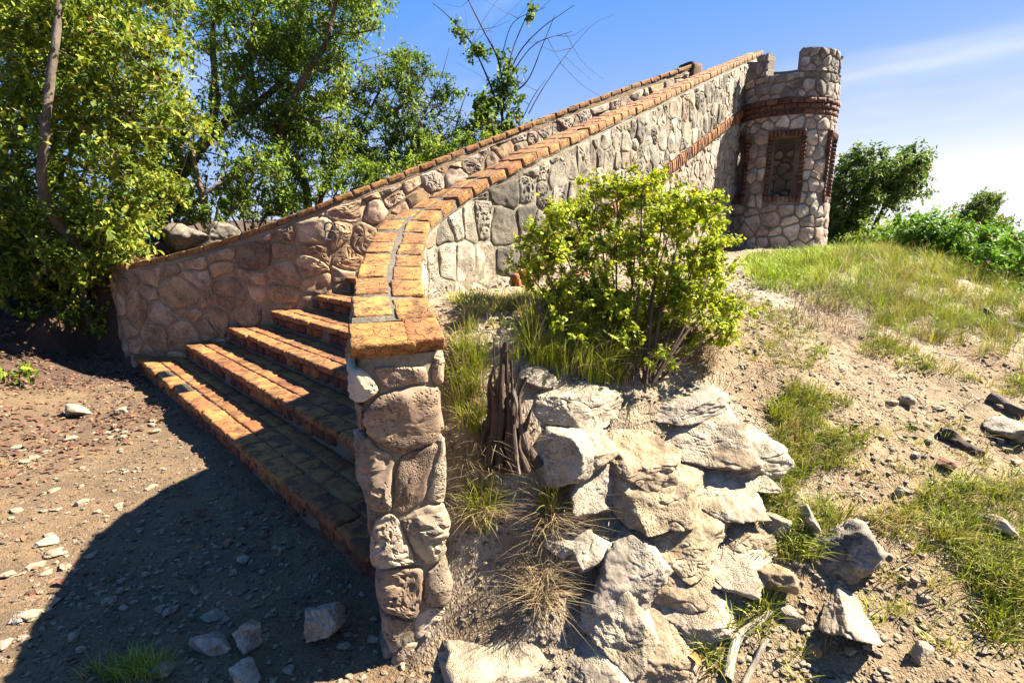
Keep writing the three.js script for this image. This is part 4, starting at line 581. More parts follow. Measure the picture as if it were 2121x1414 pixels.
function inPoly(poly, x, y) { let c = false; for (let i = 0, j = poly.length - 1; i < poly.length; j = i++) { const [ax, ay] = poly[i], [bx, by] = poly[j]; if ((ay > y) !== (by > y) && x < (bx - ax) * (y - ay) / (by - ay) + ax) c = !c; } return c; }
// leaves strung along twigs that grow from the nearest limb to points of the crown
function foliage(targets, skeleton, o) {
  const r = rng(o.seed), mats = [], cols = [], twigs = [], q = new THREE.Quaternion(), mx = new THREE.Matrix4(), Z = new THREE.Vector3(0, 0, 1);
  const sk = skeleton.slice(), grid = sk.length;
  for (const tg of targets) {
    let best = null, bd = 1e9; for (let i = 0; i < sk.length; i++) { const dx = sk[i].x - tg.x, dy = sk[i].y - tg.y, dz = sk[i].z - tg.z, d = dx * dx + dz * dz + dy * dy * (dy > 0 ? 2.2 : 0.8); if (d < bd) { bd = d; best = sk[i]; } }
    const from = best, dist = from.distanceTo(tg), mid = from.clone().lerp(tg, 0.55).add(new THREE.Vector3(r.n() * 0.12, r.r(-0.05, 0.10), r.n() * 0.12).multiplyScalar(Math.min(1.2, dist)));
    twigs.push(tube([from, mid, tg], o.twigR * Math.min(2.2, 0.6 + dist), o.twigR * 0.4, { seg: 4, samples: 6, tint: o.bark, seed: twigs.length })); sk.push(mid.clone()); if (r() < 0.6) sk.push(tg.clone());
    const dir = tg.clone().sub(mid).normalize(), reach = o.reach * r.r(0.7, 1.25);
    for (let b = 0; b < o.sprigs; b++) {
      const root = mid.clone().lerp(tg, r.r(0.35, 1)), sd = dir.clone().multiplyScalar(0.7).add(new THREE.Vector3(r.n(), r.n() * 0.8 + 0.15, r.n())).normalize(), sl = reach * r.r(0.5, 1.1); if (o.stems) twigs.push(tube([root, root.clone().addScaledVector(sd, sl * 0.5).add(new THREE.Vector3(0, 0.01, 0)), root.clone().addScaledVector(sd, sl)], o.twigR * 0.45, o.twigR * 0.25, { seg: 3, samples: 3, tint: o.bark, seed: b }));
      const side = new THREE.Vector3(r.n(), r.n() * 0.4, r.n()).cross(sd).normalize();
      for (let l = 0; l < o.leaves; l++) {
        const t = (l + r() * 0.6) / o.leaves, p = root.clone().addScaledVector(sd, sl * t), s = o.size * r.r(0.65, 1.2), out = side.clone().multiplyScalar(l % 2 ? 1 : -1).addScaledVector(sd, 0.55).add(new THREE.Vector3(r.n(), r.n() - 0.15, r.n()).multiplyScalar(0.55)).normalize();
        const nrm = new THREE.Vector3(r.n() * 0.8, 1, r.n() * 0.8).addScaledVector(SUN_DIR, o.facing ?? 0.4).normalize(), xa = nrm.clone().cross(out).normalize(), ya = out.clone().cross(xa).normalize(); mx.makeBasis(xa, ya, out); mx.scale(new THREE.Vector3(s * r.r(0.65, 1.2), s, s * r.r(0.75, 1.2))); mx.setPosition(p); mats.push(mx.clone()); cols.push(r() < 0.025 ? toneOf([[0.42, 0.26, 0.06], [0.30, 0.14, 0.05]], r) : toneOf(o.tones, r));
      }
    }
  }
  return { mats, cols, twigs };
}
// points inside an outline read off the photograph, between two depths, gathered into clumps
function crownPoints(seed, polys, clumpR, perClump) {
  const r = rng(seed), pts = []; for (const [poly, t0, t1, n] of polys) { const xs = poly.map((p) => p[0]), ys = poly.map((p) => p[1]); let k = 0, tries = 0; while (k < n && tries++ < n * 60) { const x = r.r(Math.min(...xs), Math.max(...xs)), y = r.r(Math.min(...ys), Math.max(...ys)); if (!inPoly(poly, x, y)) continue; const c = at(x, y, r.r(t0, t1)); k++; for (let j = 0; j < perClump; j++) pts.push(c.clone().add(new THREE.Vector3(r.n(), r.n() * 0.8, r.n()).multiplyScalar(clumpR))); } } return pts;
}
function tree(name, label, category, group, limbs, targets, o) {   // limbs: [[points], r0, r1]
  const geos = [], sk = []; limbs.forEach(([pts, r0, r1], i) => { const v = pts.map((p) => (p.isVector3 ? p : at(...p))); if (!pts[0].isVector3) { const gy = ground(v[0].x, v[0].z); if (Math.abs(v[0].y - gy) < 1.6 && i < 8 && o.rooted !== false && (i === 0 || o.rooted)) v.unshift(new THREE.Vector3(v[0].x, Math.min(gy, v[0].y) - 0.06, v[0].z)); } geos.push(tube(v, r0, r1, { seg: r0 > 0.03 ? 9 : 6, samples: v.length * 6, tint: o.bark, seed: i * 3, bump: 0.25 })); const c = new THREE.CatmullRomCurve3(v, false, 'centripetal'); for (let k = 3; k <= 24; k++) sk.push(c.getPoint(k / 24)); });
  { const r = rng(o.seed + 7); for (let k = 0; k < (o.dead || 0); k++) { const p = r.pick(sk), d = new THREE.Vector3(r.n(), r.n() * 0.7 + 0.2, r.n() * 0.7).normalize(), l = r.r(0.5, 1.5); geos.push(tube([p, p.clone().addScaledVector(d, l * 0.5).add(new THREE.Vector3(r.n() * 0.1, r.n() * 0.1, 0)), p.clone().addScaledVector(d, l).add(new THREE.Vector3(0, r.n() * 0.15, 0))], r.r(0.008, 0.016) * (o.deadR || 1), 0.004 * (o.deadR || 1), { seg: 5, samples: 8, tint: r.pick([[0.34, 0.27, 0.20], [0.22, 0.16, 0.11]]), seed: k })); } }
  const f = foliage(targets, sk, o), b = limbs[0][0][0], base = b.isVector3 ? b.clone() : at(...b), g = thing(name, [base.x, base.y, base.z], label, category, group);
  part(g, 'trunk', mergeGeometries(geos), M.bark);
  if (f.twigs.length) { part(g, 'branches', mergeGeometries(f.twigs), M.bark).userData.kind = 'stuff'; }
  const cm = f.mats.map((q) => { q.elements[12] -= base.x; q.elements[13] -= base.y; q.elements[14] -= base.z; return q; }); const cr = instanced('crown', o.leaf, o.mat || M.leaf, cm, f.cols); cr.userData.kind = 'stuff'; g.add(cr); return g;
}
const LEAF_OVAL = leafGeo(1, 0.52, 0.28, 0.18, 0.7), LEAF_ROUND = leafGeo(1, 0.85, 0.2, 0.15, 1.0), LEAF_NARROW = leafGeo(1, 0.34, 0.25, 0.2, 0.5);
const brightTones = [[0.34, 0.42, 0.024], [0.25, 0.35, 0.024], [0.43, 0.48, 0.03], [0.15, 0.24, 0.02], [0.48, 0.48, 0.035], [0.11, 0.18, 0.018]];
const midTones = [[0.31, 0.45, 0.032], [0.25, 0.38, 0.03], [0.41, 0.51, 0.036], [0.17, 0.28, 0.026]];
const darkTones = [[0.11, 0.19, 0.028], [0.15, 0.25, 0.03], [0.08, 0.15, 0.024], [0.20, 0.30, 0.034]];
// leafy many-stemmed tree at the left edge
tree('leafy_tree', 'many-stemmed tree with small bright yellow-green leaves filling the left edge', 'tree', null,
  [[[[195, 690, 6.89], [170, 600, 6.7], [175, 540, 6.4], [95, 420, 5.9], [92, 280, 5.6], [110, 120, 5.6], [130, -60, 5.7]], 0.061, 0.033], [[[92, 690, 7.15], [80, 600, 7.15], [50, 470, 7.02], [30, 330, 7.02], [15, 120, 7.02], [0, -40, 7.02]], 0.039, 0.022], [[[145, 700, 7.28], [150, 620, 7.28], [215, 520, 7.28], [250, 430, 7.28], [265, 300, 7.41], [262, 160, 7.41], [250, 10, 7.41]], 0.039, 0.020], [[[40, 720, 6.50], [15, 640, 6.50], [-20, 560, 6.50]], 0.055, 0.033], [[[62, 700, 7.41], [60, 600, 7.54], [120, 480, 7.67], [190, 330, 7.80], [330, 120, 7.93], [350, -20, 7.93]], 0.033, 0.017], [[[110, 680, 7.80], [110, 560, 7.80], [100, 440, 7.67], [150, 300, 7.54], [200, 100, 7.54]], 0.033, 0.017]],
  crownPoints(11, [[[[-60, -60], [375, -60], [360, 120], [395, 250], [350, 330], [330, 420], [280, 480], [150, 470], [-60, 480]], 5.8, 8.0, 185], [[[-40, 420], [250, 430], [290, 500], [240, 570], [60, 620], [-40, 610]], 6.0, 7.4, 60], [[[-40, -60], [300, -60], [300, 420], [-40, 420]], 8.0, 9.4, 60]], 0.26, 6),
  { seed: 21, twigR: 0.006, bark: [0.20, 0.155, 0.115], reach: 0.31, sprigs: 4, leaves: 9, size: 0.078, tones: brightTones, leaf: LEAF_OVAL, facing: 0.5, rooted: true });
// trees behind the far wall
const treesBack = 'trees on the bank behind the far wall';
tree('gnarled_tree', 'gnarled tree with thick dark leaning trunk rising behind the foot of the far wall', 'tree', treesBack,
  [[[[335, 445, 9.0], [350, 400, 9.0], [395, 330, 9.1], [455, 262, 9.2], [530, 215, 9.3], [590, 165, 9.4]], 0.14, 0.05], [[[345, 410, 9.0], [300, 380, 9.2], [270, 300, 9.4], [290, 180, 9.6]], 0.09, 0.03], [[[440, 280, 9.2], [445, 180, 9.3], [440, 60, 9.4], [465, -60, 9.5]], 0.07, 0.03], [[[455, 262, 9.2], [340, 285, 9.0], [300, 275, 8.9]], 0.05, 0.02]],
  crownPoints(31, [[[[390, 30], [470, -60], [640, -60], [640, 120], [560, 230], [470, 240], [400, 210], [380, 120]], 8.6, 10.4, 66], [[[270, 250], [470, 240], [480, 340], [300, 360]], 8.8, 10.0, 14]], 0.30, 6), { dead: 30, seed: 32, twigR: 0.010, bark: [0.20, 0.145, 0.10], reach: 0.30, sprigs: 4, leaves: 8, size: 0.070, tones: midTones, leaf: LEAF_OVAL });
tree('crooked_tree', 'crooked pale-barked sapling whose stem bends along the bank behind the wall', 'tree', treesBack,
  [[[[362, 468, 8.1], [395, 460, 8.1], [418, 440, 8.1], [415, 390, 8.1], [400, 320, 8.2], [398, 262, 8.3]], 0.055, 0.025], [[[420, 402, 8.1], [460, 378, 8.2], [490, 355, 8.3], [530, 358, 8.4]], 0.035, 0.015]],
  crownPoints(41, [[[[360, 270], [470, 250], [470, 330], [380, 340]], 7.9, 8.8, 8], [[[470, 330], [560, 320], [580, 400], [480, 390]], 8.1, 8.8, 8]], 0.22, 5), { dead: 14, seed: 42, twigR: 0.008, bark: [0.30, 0.22, 0.155], reach: 0.24, sprigs: 3, leaves: 7, size: 0.075, tones: midTones, leaf: LEAF_OVAL });
tree('tall_tree', 'tall tree with a curved reddish limb reaching up to the top of the picture', 'tree', treesBack,
  [[[[640, 440, 9.4], [630, 380, 9.4], [582, 300, 9.2], [592, 240, 9.0], [625, 170, 8.8], [672, 95, 8.7], [700, -30, 8.6]], 0.085, 0.035], [[[650, 120, 8.8], [690, 75, 8.7], [740, 68, 8.6], [780, 60, 8.5]], 0.03, 0.012], [[[582, 300, 9.2], [540, 230, 9.2], [520, 120, 9.2], [530, -40, 9.2]], 0.03, 0.012], [[[600, 220, 9.0], [640, 250, 9.3], [690, 240, 9.5]], 0.03, 0.012]],
  crownPoints(51, [[[[600, -60], [790, -60], [800, 50], [770, 110], [720, 120], [700, 180], [640, 160], [610, 80]], 8.2, 9.8, 50], [[[480, 60], [620, 40], [640, 200], [600, 290], [500, 280]], 8.8, 10.0, 50], [[[560, 250], [700, 200], [720, 330], [600, 370]], 8.9, 10.0, 40]], 0.26, 6), { dead: 40, seed: 52, twigR: 0.009, bark: [0.26, 0.155, 0.10], reach: 0.27, sprigs: 4, leaves: 8, size: 0.068, tones: midTones.concat([[0.14, 0.19, 0.025]]), leaf: LEAF_OVAL });
tree('leaning_tree', 'leaning tree with a dark bough, its rounded crown against the sky beside the tall tree', 'tree', treesBack,
  [[[[660, 420, 9.8], [690, 350, 9.8], [740, 285, 9.8], [815, 232, 9.8], [850, 205, 9.8]], 0.08, 0.03], [[[740, 285, 9.8], [780, 200, 9.9], [830, 120, 10.0]], 0.03, 0.012], [[[690, 350, 9.8], [700, 250, 9.9], [720, 180, 10.0]], 0.03, 0.012], [[[850, 420, 10], [850, 330, 10], [870, 250, 10]], 0.03, 0.015]],
  crownPoints(61, [[[[700, 190], [770, 150], [815, 90], [870, 110], [895, 200], [880, 300], [820, 350], [720, 330]], 9.3, 10.6, 54], [[[700, 300], [900, 280], [930, 350], [760, 400]], 9.4, 10.4, 34], [[[895, 215], [935, 165], [940, 190], [905, 240]], 9.8, 10.2, 5]], 0.24, 6), { dead: 36, seed: 62, twigR: 0.009, bark: [0.20, 0.145, 0.10], reach: 0.25, sprigs: 4, leaves: 8, size: 0.066, tones: midTones.concat(darkTones), leaf: LEAF_OVAL });
tree('slender_tree', 'slender half-bare tree with thin upright twigs standing between two leafier trees', 'tree', treesBack,
  [[[[930, 400, 10.2], [935, 320, 10.2], [950, 240, 10.2], [965, 195, 10.2]], 0.03, 0.008], [[[935, 320, 10.2], [900, 250, 10.3], [890, 215, 10.3]], 0.015, 0.006], [[[940, 300, 10.2], [985, 250, 10.1], [1000, 225, 10.1]], 0.015, 0.006]],
  crownPoints(71, [[[[890, 260], [990, 240], [1000, 330], [900, 350]], 9.9, 10.6, 16]], 0.22, 5), { dead: 10, seed: 72, twigR: 0.007, bark: [0.14, 0.10, 0.07], reach: 0.2, sprigs: 3, leaves: 7, size: 0.07, tones: darkTones.concat(midTones), leaf: LEAF_NARROW });
tree('vine_tree', 'nearly bare tree of thin whips, green with vines at its foot, against open sky', 'tree', treesBack,
  [[[[1040, 330, 10.0], [1040, 250, 10.0], [1042, 190, 10.0], [1030, 120, 10.0], [1000, 60, 10.0], [970, 0, 10.0]], 0.035, 0.010], [[[1040, 240, 10.0], [1005, 150, 10.0], [970, 80, 10.0], [925, 30, 10.0], [895, 5, 10.0]], 0.025, 0.006], [[[1042, 190, 10.0], [1075, 110, 10.0], [1120, 60, 10.0], [1190, 10, 10.0]], 0.018, 0.005], [[[1060, 150, 10.0], [1110, 90, 10.0], [1185, 65, 10.0]], 0.012, 0.004], [[[1050, 200, 10.0], [1090, 170, 10.0], [1125, 90, 10.0], [1150, 30, 10.0]], 0.016, 0.005], [[[1045, 210, 10.0], [1060, 110, 10.0], [1095, 20, 10.0], [1105, -20, 10.0]], 0.018, 0.006], [[[1095, 235, 9.9], [1120, 190, 9.9], [1160, 130, 9.9], [1187, 95, 9.9]], 0.012, 0.004], [[[1085, 240, 9.9], [1105, 200, 9.9], [1130, 165, 9.9]], 0.010, 0.004], [[[1040, 110, 10.0], [1065, 45, 10.0], [1130, 15, 10.0]], 0.010, 0.004]],
  crownPoints(81, [[[[985, 200], [1085, 190], [1100, 300], [980, 300]], 9.6, 10.5, 30], [[[1010, 130], [1060, 110], [1070, 190], [1015, 200]], 9.9, 10.1, 7], [[[930, 30], [960, 50], [1010, 130], [990, 140], [935, 50]], 9.95, 10.05, 5], [[[1095, 0], [1115, 5], [1110, 30], [1095, 30]], 9.95, 10.05, 1]], 0.16, 5), { dead: 26, deadR: 0.4, seed: 82, twigR: 0.006, bark: [0.11, 0.085, 0.065], reach: 0.17, sprigs: 3, leaves: 7, size: 0.065, tones: darkTones.concat(midTones), leaf: LEAF_ROUND });
// dense undergrowth on the bank, shrub by shrub
[[[[250, 400], [330, 330], [420, 380], [420, 455], [280, 450]], 8.6, 9.6, 34, 'dense undergrowth shrub round the thick leaning trunk', midTones], [[[430, 380], [560, 330], [600, 420], [540, 465], [440, 465]], 8.2, 9.2, 30, 'leafy undergrowth shrub right of the crooked sapling, above the far wall', midTones], [[[560, 330], [720, 330], [720, 385], [640, 430], [570, 450]], 8.6, 9.6, 28, 'leafy undergrowth shrub under the tall curved limb', midTones], [[[700, 340], [900, 320], [890, 350], [720, 400]], 8.8, 9.8, 24, 'low undergrowth shrub under the leaning tree', midTones], [[[860, 300], [1010, 270], [1000, 310], [880, 350]], 9.0, 10, 16, 'low undergrowth shrub left of the vine-covered tree', midTones], [[[380, 440], [470, 440], [480, 470], [400, 475]], 7.9, 8.3, 4, 'small green sprout on the litter behind the bent stem', midTones]].forEach(([poly, t0, t1, n, lab, tones], i) => { const cx = poly.reduce((a, p) => a + p[0], 0) / poly.length, by = Math.max(...poly.map((p) => p[1])), t = (t0 + t1) / 2; tree('undergrowth_shrub', lab, 'shrub', 'undergrowth on the bank', variants(4, (k) => [[[cx + (k - 1.5) * 8, by + 25, t], [cx + (k - 1.5) * 24, by - 20, t], [cx + (k - 1.5) * 40, by - 60, t]], 0.02, 0.008]), crownPoints(90 + i, [[poly, t0, t1, n]], 0.24, 5), { seed: 95 + i, twigR: 0.006, bark: [0.16, 0.12, 0.085], reach: 0.22, sprigs: 4, leaves: 7, size: 0.068, tones, leaf: LEAF_OVAL }); });
// dark scrub behind the leafy tree
[[[[-60, 430], [120, 420], [130, 670], [-60, 690]], 6.4, 8.0, 100, 'dense scrub behind the stems at the left edge'], [[[110, 430], [270, 430], [235, 560], [215, 660], [120, 670]], 6.7, 7.9, 74, 'dense scrub between the leafy tree and the far wall foot']].forEach(([poly, t0, t1, n, lab], i) => { const cx = poly.reduce((a, p) => a + p[0], 0) / poly.length, t = (t0 + t1) / 2; tree('scrub', lab, 'shrub', 'scrub behind the leafy tree', variants(4, (k) => [[[cx + (k - 1.5) * 20, 660, t], [cx + (k - 1.5) * 30, 580, t], [cx + (k - 1.5) * 40, 500, t]], 0.02, 0.008]), crownPoints(190 + i, [[poly, t0, t1, n]], 0.24, 5), { seed: 195 + i, twigR: 0.006, bark: [0.14, 0.10, 0.07], reach: 0.24, sprigs: 4, leaves: 7, size: 0.07, tones: midTones, leaf: LEAF_OVAL, rooted: true }); });
// trees right of the tower
tree('windswept_tree', 'windswept tree with crown blown to the right behind the tower', 'tree', null,
  [[[[1745, 520, 12], [1765, 450, 12], [1800, 390, 12], [1850, 340, 12]], 0.09, 0.03], [[[1790, 520, 12.2], [1820, 450, 12.2], [1850, 400, 12.2], [1890, 345, 12.2]], 0.06, 0.02], [[[1760, 460, 12], [1745, 400, 12], [1760, 340, 12]], 0.05, 0.02]],
  crownPoints(121, [[[[1722, 360], [1790, 305], [1830, 330], [1835, 400], [1790, 440], [1740, 470], [1718, 440]], 11.4, 12.8, 42], [[[1840, 345], [1890, 318], [1910, 345], [1880, 400], [1840, 430], [1815, 410]], 11.6, 12.6, 24], [[[1718, 440], [1800, 440], [1800, 510], [1718, 515]], 11.4, 12.4, 20]], 0.26, 6), { seed: 122, twigR: 0.010, bark: [0.10, 0.075, 0.055], reach: 0.28, sprigs: 4, leaves: 8, size: 0.095, tones: darkTones, leaf: LEAF_OVAL });
tree('small_tree', 'small round-crowned tree on the skyline at the far right', 'tree', null,
  [[[[2040, 520, 15], [2036, 480, 15], [2030, 440, 15]], 0.07, 0.03]], crownPoints(131, [[[[1992, 440], [2010, 410], [2060, 405], [2080, 440], [2065, 478], [2010, 478]], 14.5, 15.6, 26], [[[1975, 460], [1992, 455], [1992, 475], [1975, 475]], 14.9, 15.1, 2]], 0.22, 6), { seed: 132, twigR: 0.010, bark: [0.10, 0.075, 0.055], reach: 0.26, sprigs: 3, leaves: 8, size: 0.10, tones: darkTones, leaf: LEAF_OVAL });
// thicket on the right slope
[[[[1790, 480], [1860, 455], [1900, 480], [1880, 560], [1800, 560]], 8.6, 10, 34, 'grassy bright shrub at the left end of the right-hand thicket', 0], [[[1860, 470], [1960, 470], [1990, 560], [1960, 590], [1860, 570]], 7.6, 9.0, 44, 'dense green shrub in the middle of the right-hand thicket', 1], [[[1950, 480], [2060, 480], [2090, 560], [2050, 620], [1960, 590]], 7.2, 8.6, 46, 'dense green shrub below the small skyline tree', 1], [[[2040, 500], [2160, 520], [2160, 680], [2090, 660], [2030, 610]], 5.6, 7.4, 46, 'low dense shrub running out of the right edge', 1]].forEach(([poly, t0, t1, n, lab, k], i) => { const cx = poly.reduce((a, p) => a + p[0], 0) / poly.length, by = Math.max(...poly.map((p) => p[1])), t = (t0 + t1) / 2; const b = hit(cx, by); tree('thicket_shrub', lab, 'shrub', 'thicket on the right slope', variants(5, (q) => [[b.clone().add(new THREE.Vector3((q - 2) * 0.1, -0.05, 0)), at(cx + (q - 2) * 18, by - 40, t), at(cx + (q - 2) * 30, by - 80, t)], 0.018, 0.008]), crownPoints(140 + i, [[poly, t0, t1, n]], 0.20, 5), { seed: 150 + i, twigR: 0.005, bark: [0.15, 0.12, 0.07], reach: 0.24, sprigs: 4, leaves: 8, size: 0.075, tones: k ? [[0.17, 0.33, 0.024], [0.22, 0.39, 0.028], [0.12, 0.25, 0.02]] : [[0.28, 0.43, 0.034], [0.34, 0.46, 0.04]], leaf: k ? LEAF_OVAL : LEAF_NARROW }); });
// the bright bush in front of the right wall
{
  const b = hit(1300, 785), tb = FOCAL / scaleAt(b), r = rng(171), limbs = []; const tips = [[1105, 500], [1130, 440], [1180, 420], [1230, 400], [1280, 385], [1330, 395], [1380, 400], [1430, 420], [1470, 440], [1500, 490], [1150, 520], [1200, 480], [1260, 470], [1320, 470], [1390, 470], [1450, 500], [1520, 600], [1480, 620], [1120, 600], [1160, 640], [1440, 690], [1240, 540], [1300, 530], [1370, 540], [1420, 560], [1090, 560], [1545, 650]];
  tips.forEach(([x, y], i) => { const t = tb + 0.25 + r.n() * 0.25, tip = at(x, y, t), bb = b.clone().add(new THREE.Vector3((x - 1300) / 1300 + r.n() * 0.05, -0.02, r.n() * 0.08)); limbs.push([[bb, bb.clone().lerp(tip, 0.45).add(new THREE.Vector3(r.n() * 0.05, 0.05, r.n() * 0.05)), tip], 0.008, 0.003]); });
  tree('green_bush', 'bright yellow-green bush with many thin stems in front of the stone wall', 'bush', null, limbs, crownPoints(172, [[[[1080, 480], [1130, 420], [1230, 385], [1300, 372], [1400, 395], [1480, 420], [1515, 500], [1520, 590], [1480, 640], [1380, 650], [1250, 640], [1150, 620], [1085, 560]], tb - 0.05, tb + 0.45, 150], [[[1180, 600], [1440, 600], [1420, 700], [1220, 690]], tb - 0.05, tb + 0.4, 16], [[[1420, 600], [1520, 620], [1540, 680], [1420, 720]], tb, tb + 0.4, 14], [[[1120, 600], [1480, 620], [1450, 770], [1300, 730], [1160, 760]], tb - 0.1, tb + 0.3, 20]], 0.075, 4), { seed: 173, twigR: 0.003, bark: [0.24, 0.145, 0.085], reach: 0.085, sprigs: 5, leaves: 7, size: 0.023, tones: [[0.56, 0.64, 0.024], [0.47, 0.58, 0.024], [0.66, 0.68, 0.03], [0.32, 0.42, 0.02]], leaf: LEAF_ROUND, stems: true, facing: 0.5 });
}
// small sprig at the left edge
{ const b = hit(40, 800); tree('green_sprig', 'small bright green seedling on the litter at the left edge', 'plant', null, [[[b, b.clone().add(new THREE.Vector3(0.02, 0.12, 0)), b.clone().add(new THREE.Vector3(0.05, 0.2, 0.02))], 0.006, 0.003]], variants(8, (i) => b.clone().add(new THREE.Vector3(Math.cos(i) * 0.12, 0.1 + 0.03 * (i % 4), Math.sin(i) * 0.1))), { seed: 181, twigR: 0.003, bark: [0.2, 0.2, 0.08], reach: 0.1, sprigs: 2, leaves: 4, size: 0.08, tones: brightTones, leaf: LEAF_OVAL }); }

// ---------------------------------------------------------------- grass, straw, gravel, litter
function bladeTuft(seed, n, len, spread, lean, wid) {
  const r = rng(seed), pos = [], idx = []; for (let b = 0; b < n; b++) { const a = r() * 6.283, rad = spread * Math.sqrt(r()), x0 = Math.cos(a) * rad, z0 = Math.sin(a) * rad, L0 = len * r.r(0.45, 1.1), la = a + r.n() * 0.9, ln = lean * r.r(0.2, 1.3), w = wid * r.r(0.6, 1.2), sx = -Math.sin(la) * w, sz = Math.cos(la) * w, o = pos.length / 3; for (let k = 0; k <= 4; k++) { const t = k / 4, h = L0 * t * (1 - 0.35 * ln * t), out = L0 * ln * t * t * 0.9, ww = (1 - t * t) * 0.5; const x = x0 + Math.cos(la) * out, z = z0 + Math.sin(la) * out; pos.push(x - sx * ww, h, z - sz * ww, x + sx * ww, h, z + sz * ww); if (k < 4) { const q = o + k * 2; idx.push(q, q + 2, q + 1, q + 1, q + 2, q + 3); } } }
  const g = new THREE.BufferGeometry(); g.setAttribute('position', new THREE.Float32BufferAttribute(pos, 3)); g.setIndex(idx); g.computeVertexNormals(); return g;
}
const TUFT_SHORT = variants(3, (i) => bladeTuft(300 + i, 16, 0.075, 0.035, 0.9, 0.0042)), TUFT_LONG = variants(3, (i) => bladeTuft(310 + i, 18, 0.24, 0.045, 0.8, 0.005)), TUFT_DRY = variants(2, (i) => bladeTuft(320 + i, 20, 0.20, 0.06, 1.3, 0.0028));
const greenBlade = [[0.33, 0.40, 0.026], [0.43, 0.47, 0.03], [0.23, 0.30, 0.022], [0.50, 0.47, 0.06], [0.50, 0.40, 0.16]], dryBlade = [[0.40, 0.29, 0.15], [0.48, 0.37, 0.21], [0.32, 0.215, 0.11]];
function patch(name, label, category, poly, n, geos, tones, mat, lo, hi, seed, kind = 'stuff') {
  const W = poly.map(([x, y]) => { const p = hit(x, y); return [p.x, p.z]; }), xs = W.map((p) => p[0]), zs = W.map((p) => p[1]), r = rng(seed), groups = geos.map(() => [[], []]), e = new THREE.Euler(), q = new THREE.Quaternion(); let k = 0, tries = 0;
  while (k < n && tries++ < n * 40) { const x = r.r(Math.min(...xs), Math.max(...xs)), z = r.r(Math.min(...zs), Math.max(...zs)); if (!inPoly(W, x, z)) continue; if (fbm(x * 2.6 + seed, z * 2.6, 3, 3) < -0.22 + r.n() * 0.12) continue; const s = r.r(lo, hi), i = k % geos.length; e.set(r.n() * 0.15, r() * 6.283, r.n() * 0.15); groups[i][0].push(new THREE.Matrix4().compose(new THREE.Vector3(x, ground(x, z) - 0.006, z), q.setFromEuler(e).clone(), new THREE.Vector3(s, s * r.r(0.8, 1.2), s))); groups[i][1].push(toneOf(tones, r)); k++; }
  const g = geos.length > 1 ? thing(name, [0, 0, 0], label, category) : null; geos.forEach((geo, i) => { if (!groups[i][0].length) return; const m = instanced(g ? 'blades' : numbered(name), geo, mat, groups[i][0], groups[i][1]); if (g) { m.userData.kind = 'stuff'; g.add(m); } else { scene.add(m); tag(m, label, category, null, kind); } }); if (g) g.userData.kind = kind; return g;
}
patch('grass', 'green creeping grass patch right of the outcrop', 'grass', [[1640, 790], [1760, 830], [1800, 900], [1750, 960], [1650, 1000], [1640, 1080], [1560, 1110], [1540, 1040], [1610, 940], [1590, 850]], 420, TUFT_SHORT, greenBlade, M.grass, 0.7, 1.4, 401);
patch('grass', 'green grass round the two white rocks', 'grass', [[1520, 1060], [1720, 1040], [1760, 1110], [1680, 1160], [1560, 1150]], 170, TUFT_SHORT, greenBlade, M.grass, 0.8, 1.7, 403);
patch('grass', 'grass along the lower right slope', 'grass', [[1790, 1080], [1960, 1020], [2330, 1000], [2330, 1300], [2010, 1220], [1860, 1130]], 470, TUFT_SHORT, greenBlade, M.grass, 0.7, 1.5, 405);
patch('grass', 'grass running out of the right bottom corner', 'grass', [[2000, 1180], [2121, 1180], [2121, 1340], [2050, 1330]], 110, TUFT_SHORT, greenBlade, M.grass, 0.8, 1.7, 407);
patch('grass', 'bright short grass in front of the tower', 'grass', [[1540, 535], [1720, 518], [1830, 525], [1840, 590], [1700, 640], [1560, 600]], 900, TUFT_SHORT, [[0.36, 0.48, 0.034], [0.44, 0.52, 0.045], [0.28, 0.39, 0.028]], M.grass, 1.2, 2.2, 409);
patch('tall_grass', 'tall mixed green and straw grass left of the thicket', 'grass', [[1640, 545], [1850, 530], [1870, 640], [1700, 650]], 240, TUFT_LONG, greenBlade.concat([[0.36, 0.48, 0.034], [0.44, 0.52, 0.045], dryBlade[1]]), M.grass, 0.7, 1.4, 411);
patch('tall_grass', 'tall grass along the foot of the thicket', 'grass', [[1830, 560], [1960, 590], [2121, 690], [2121, 780], [1960, 720], [1800, 690]], 300, TUFT_LONG, greenBlade, M.grass, 0.5, 1.1, 413);
patch('tall_grass', 'tall grass in a strip right under the thicket leaves', 'grass', [[1790, 520], [1900, 530], [2180, 620], [2180, 690], [1960, 615], [1820, 570]], 420, TUFT_LONG, greenBlade, M.grass, 0.6, 1.2, 445);
patch('grass', 'patchy grass on the upper right slope', 'grass', [[1800, 690], [2121, 770], [2350, 800], [2350, 880], [2121, 830], [1960, 780], [1780, 740]], 260, TUFT_SHORT, greenBlade, M.grass, 0.8, 1.6, 415);
patch('grass', 'sparse grass on the trodden path below the tower', 'grass', [[1520, 600], [1640, 640], [1720, 720], [1700, 780], [1560, 760], [1500, 680]], 170, TUFT_SHORT, greenBlade, M.grass, 0.6, 1.2, 417);
patch('tall_grass', 'long grass under the bright bush', 'grass', [[1080, 670], [1340, 700], [1330, 800], [1200, 800], [1060, 760]], 150, TUFT_LONG, greenBlade, M.grass, 0.5, 1.1, 419);
patch('grass', 'pale grass along the foot of the right wall', 'grass', [[940, 620], [1130, 600], [1140, 690], [960, 700]], 240, TUFT_SHORT, greenBlade.concat(dryBlade), M.grass, 0.8, 1.5, 421);
patch('tall_grass', 'long grass blades beside the wall post, left of the stump', 'grass', [[938, 720], [1010, 720], [1010, 930], [955, 930]], 60, TUFT_LONG, greenBlade, M.grass, 0.5, 1.0, 423);
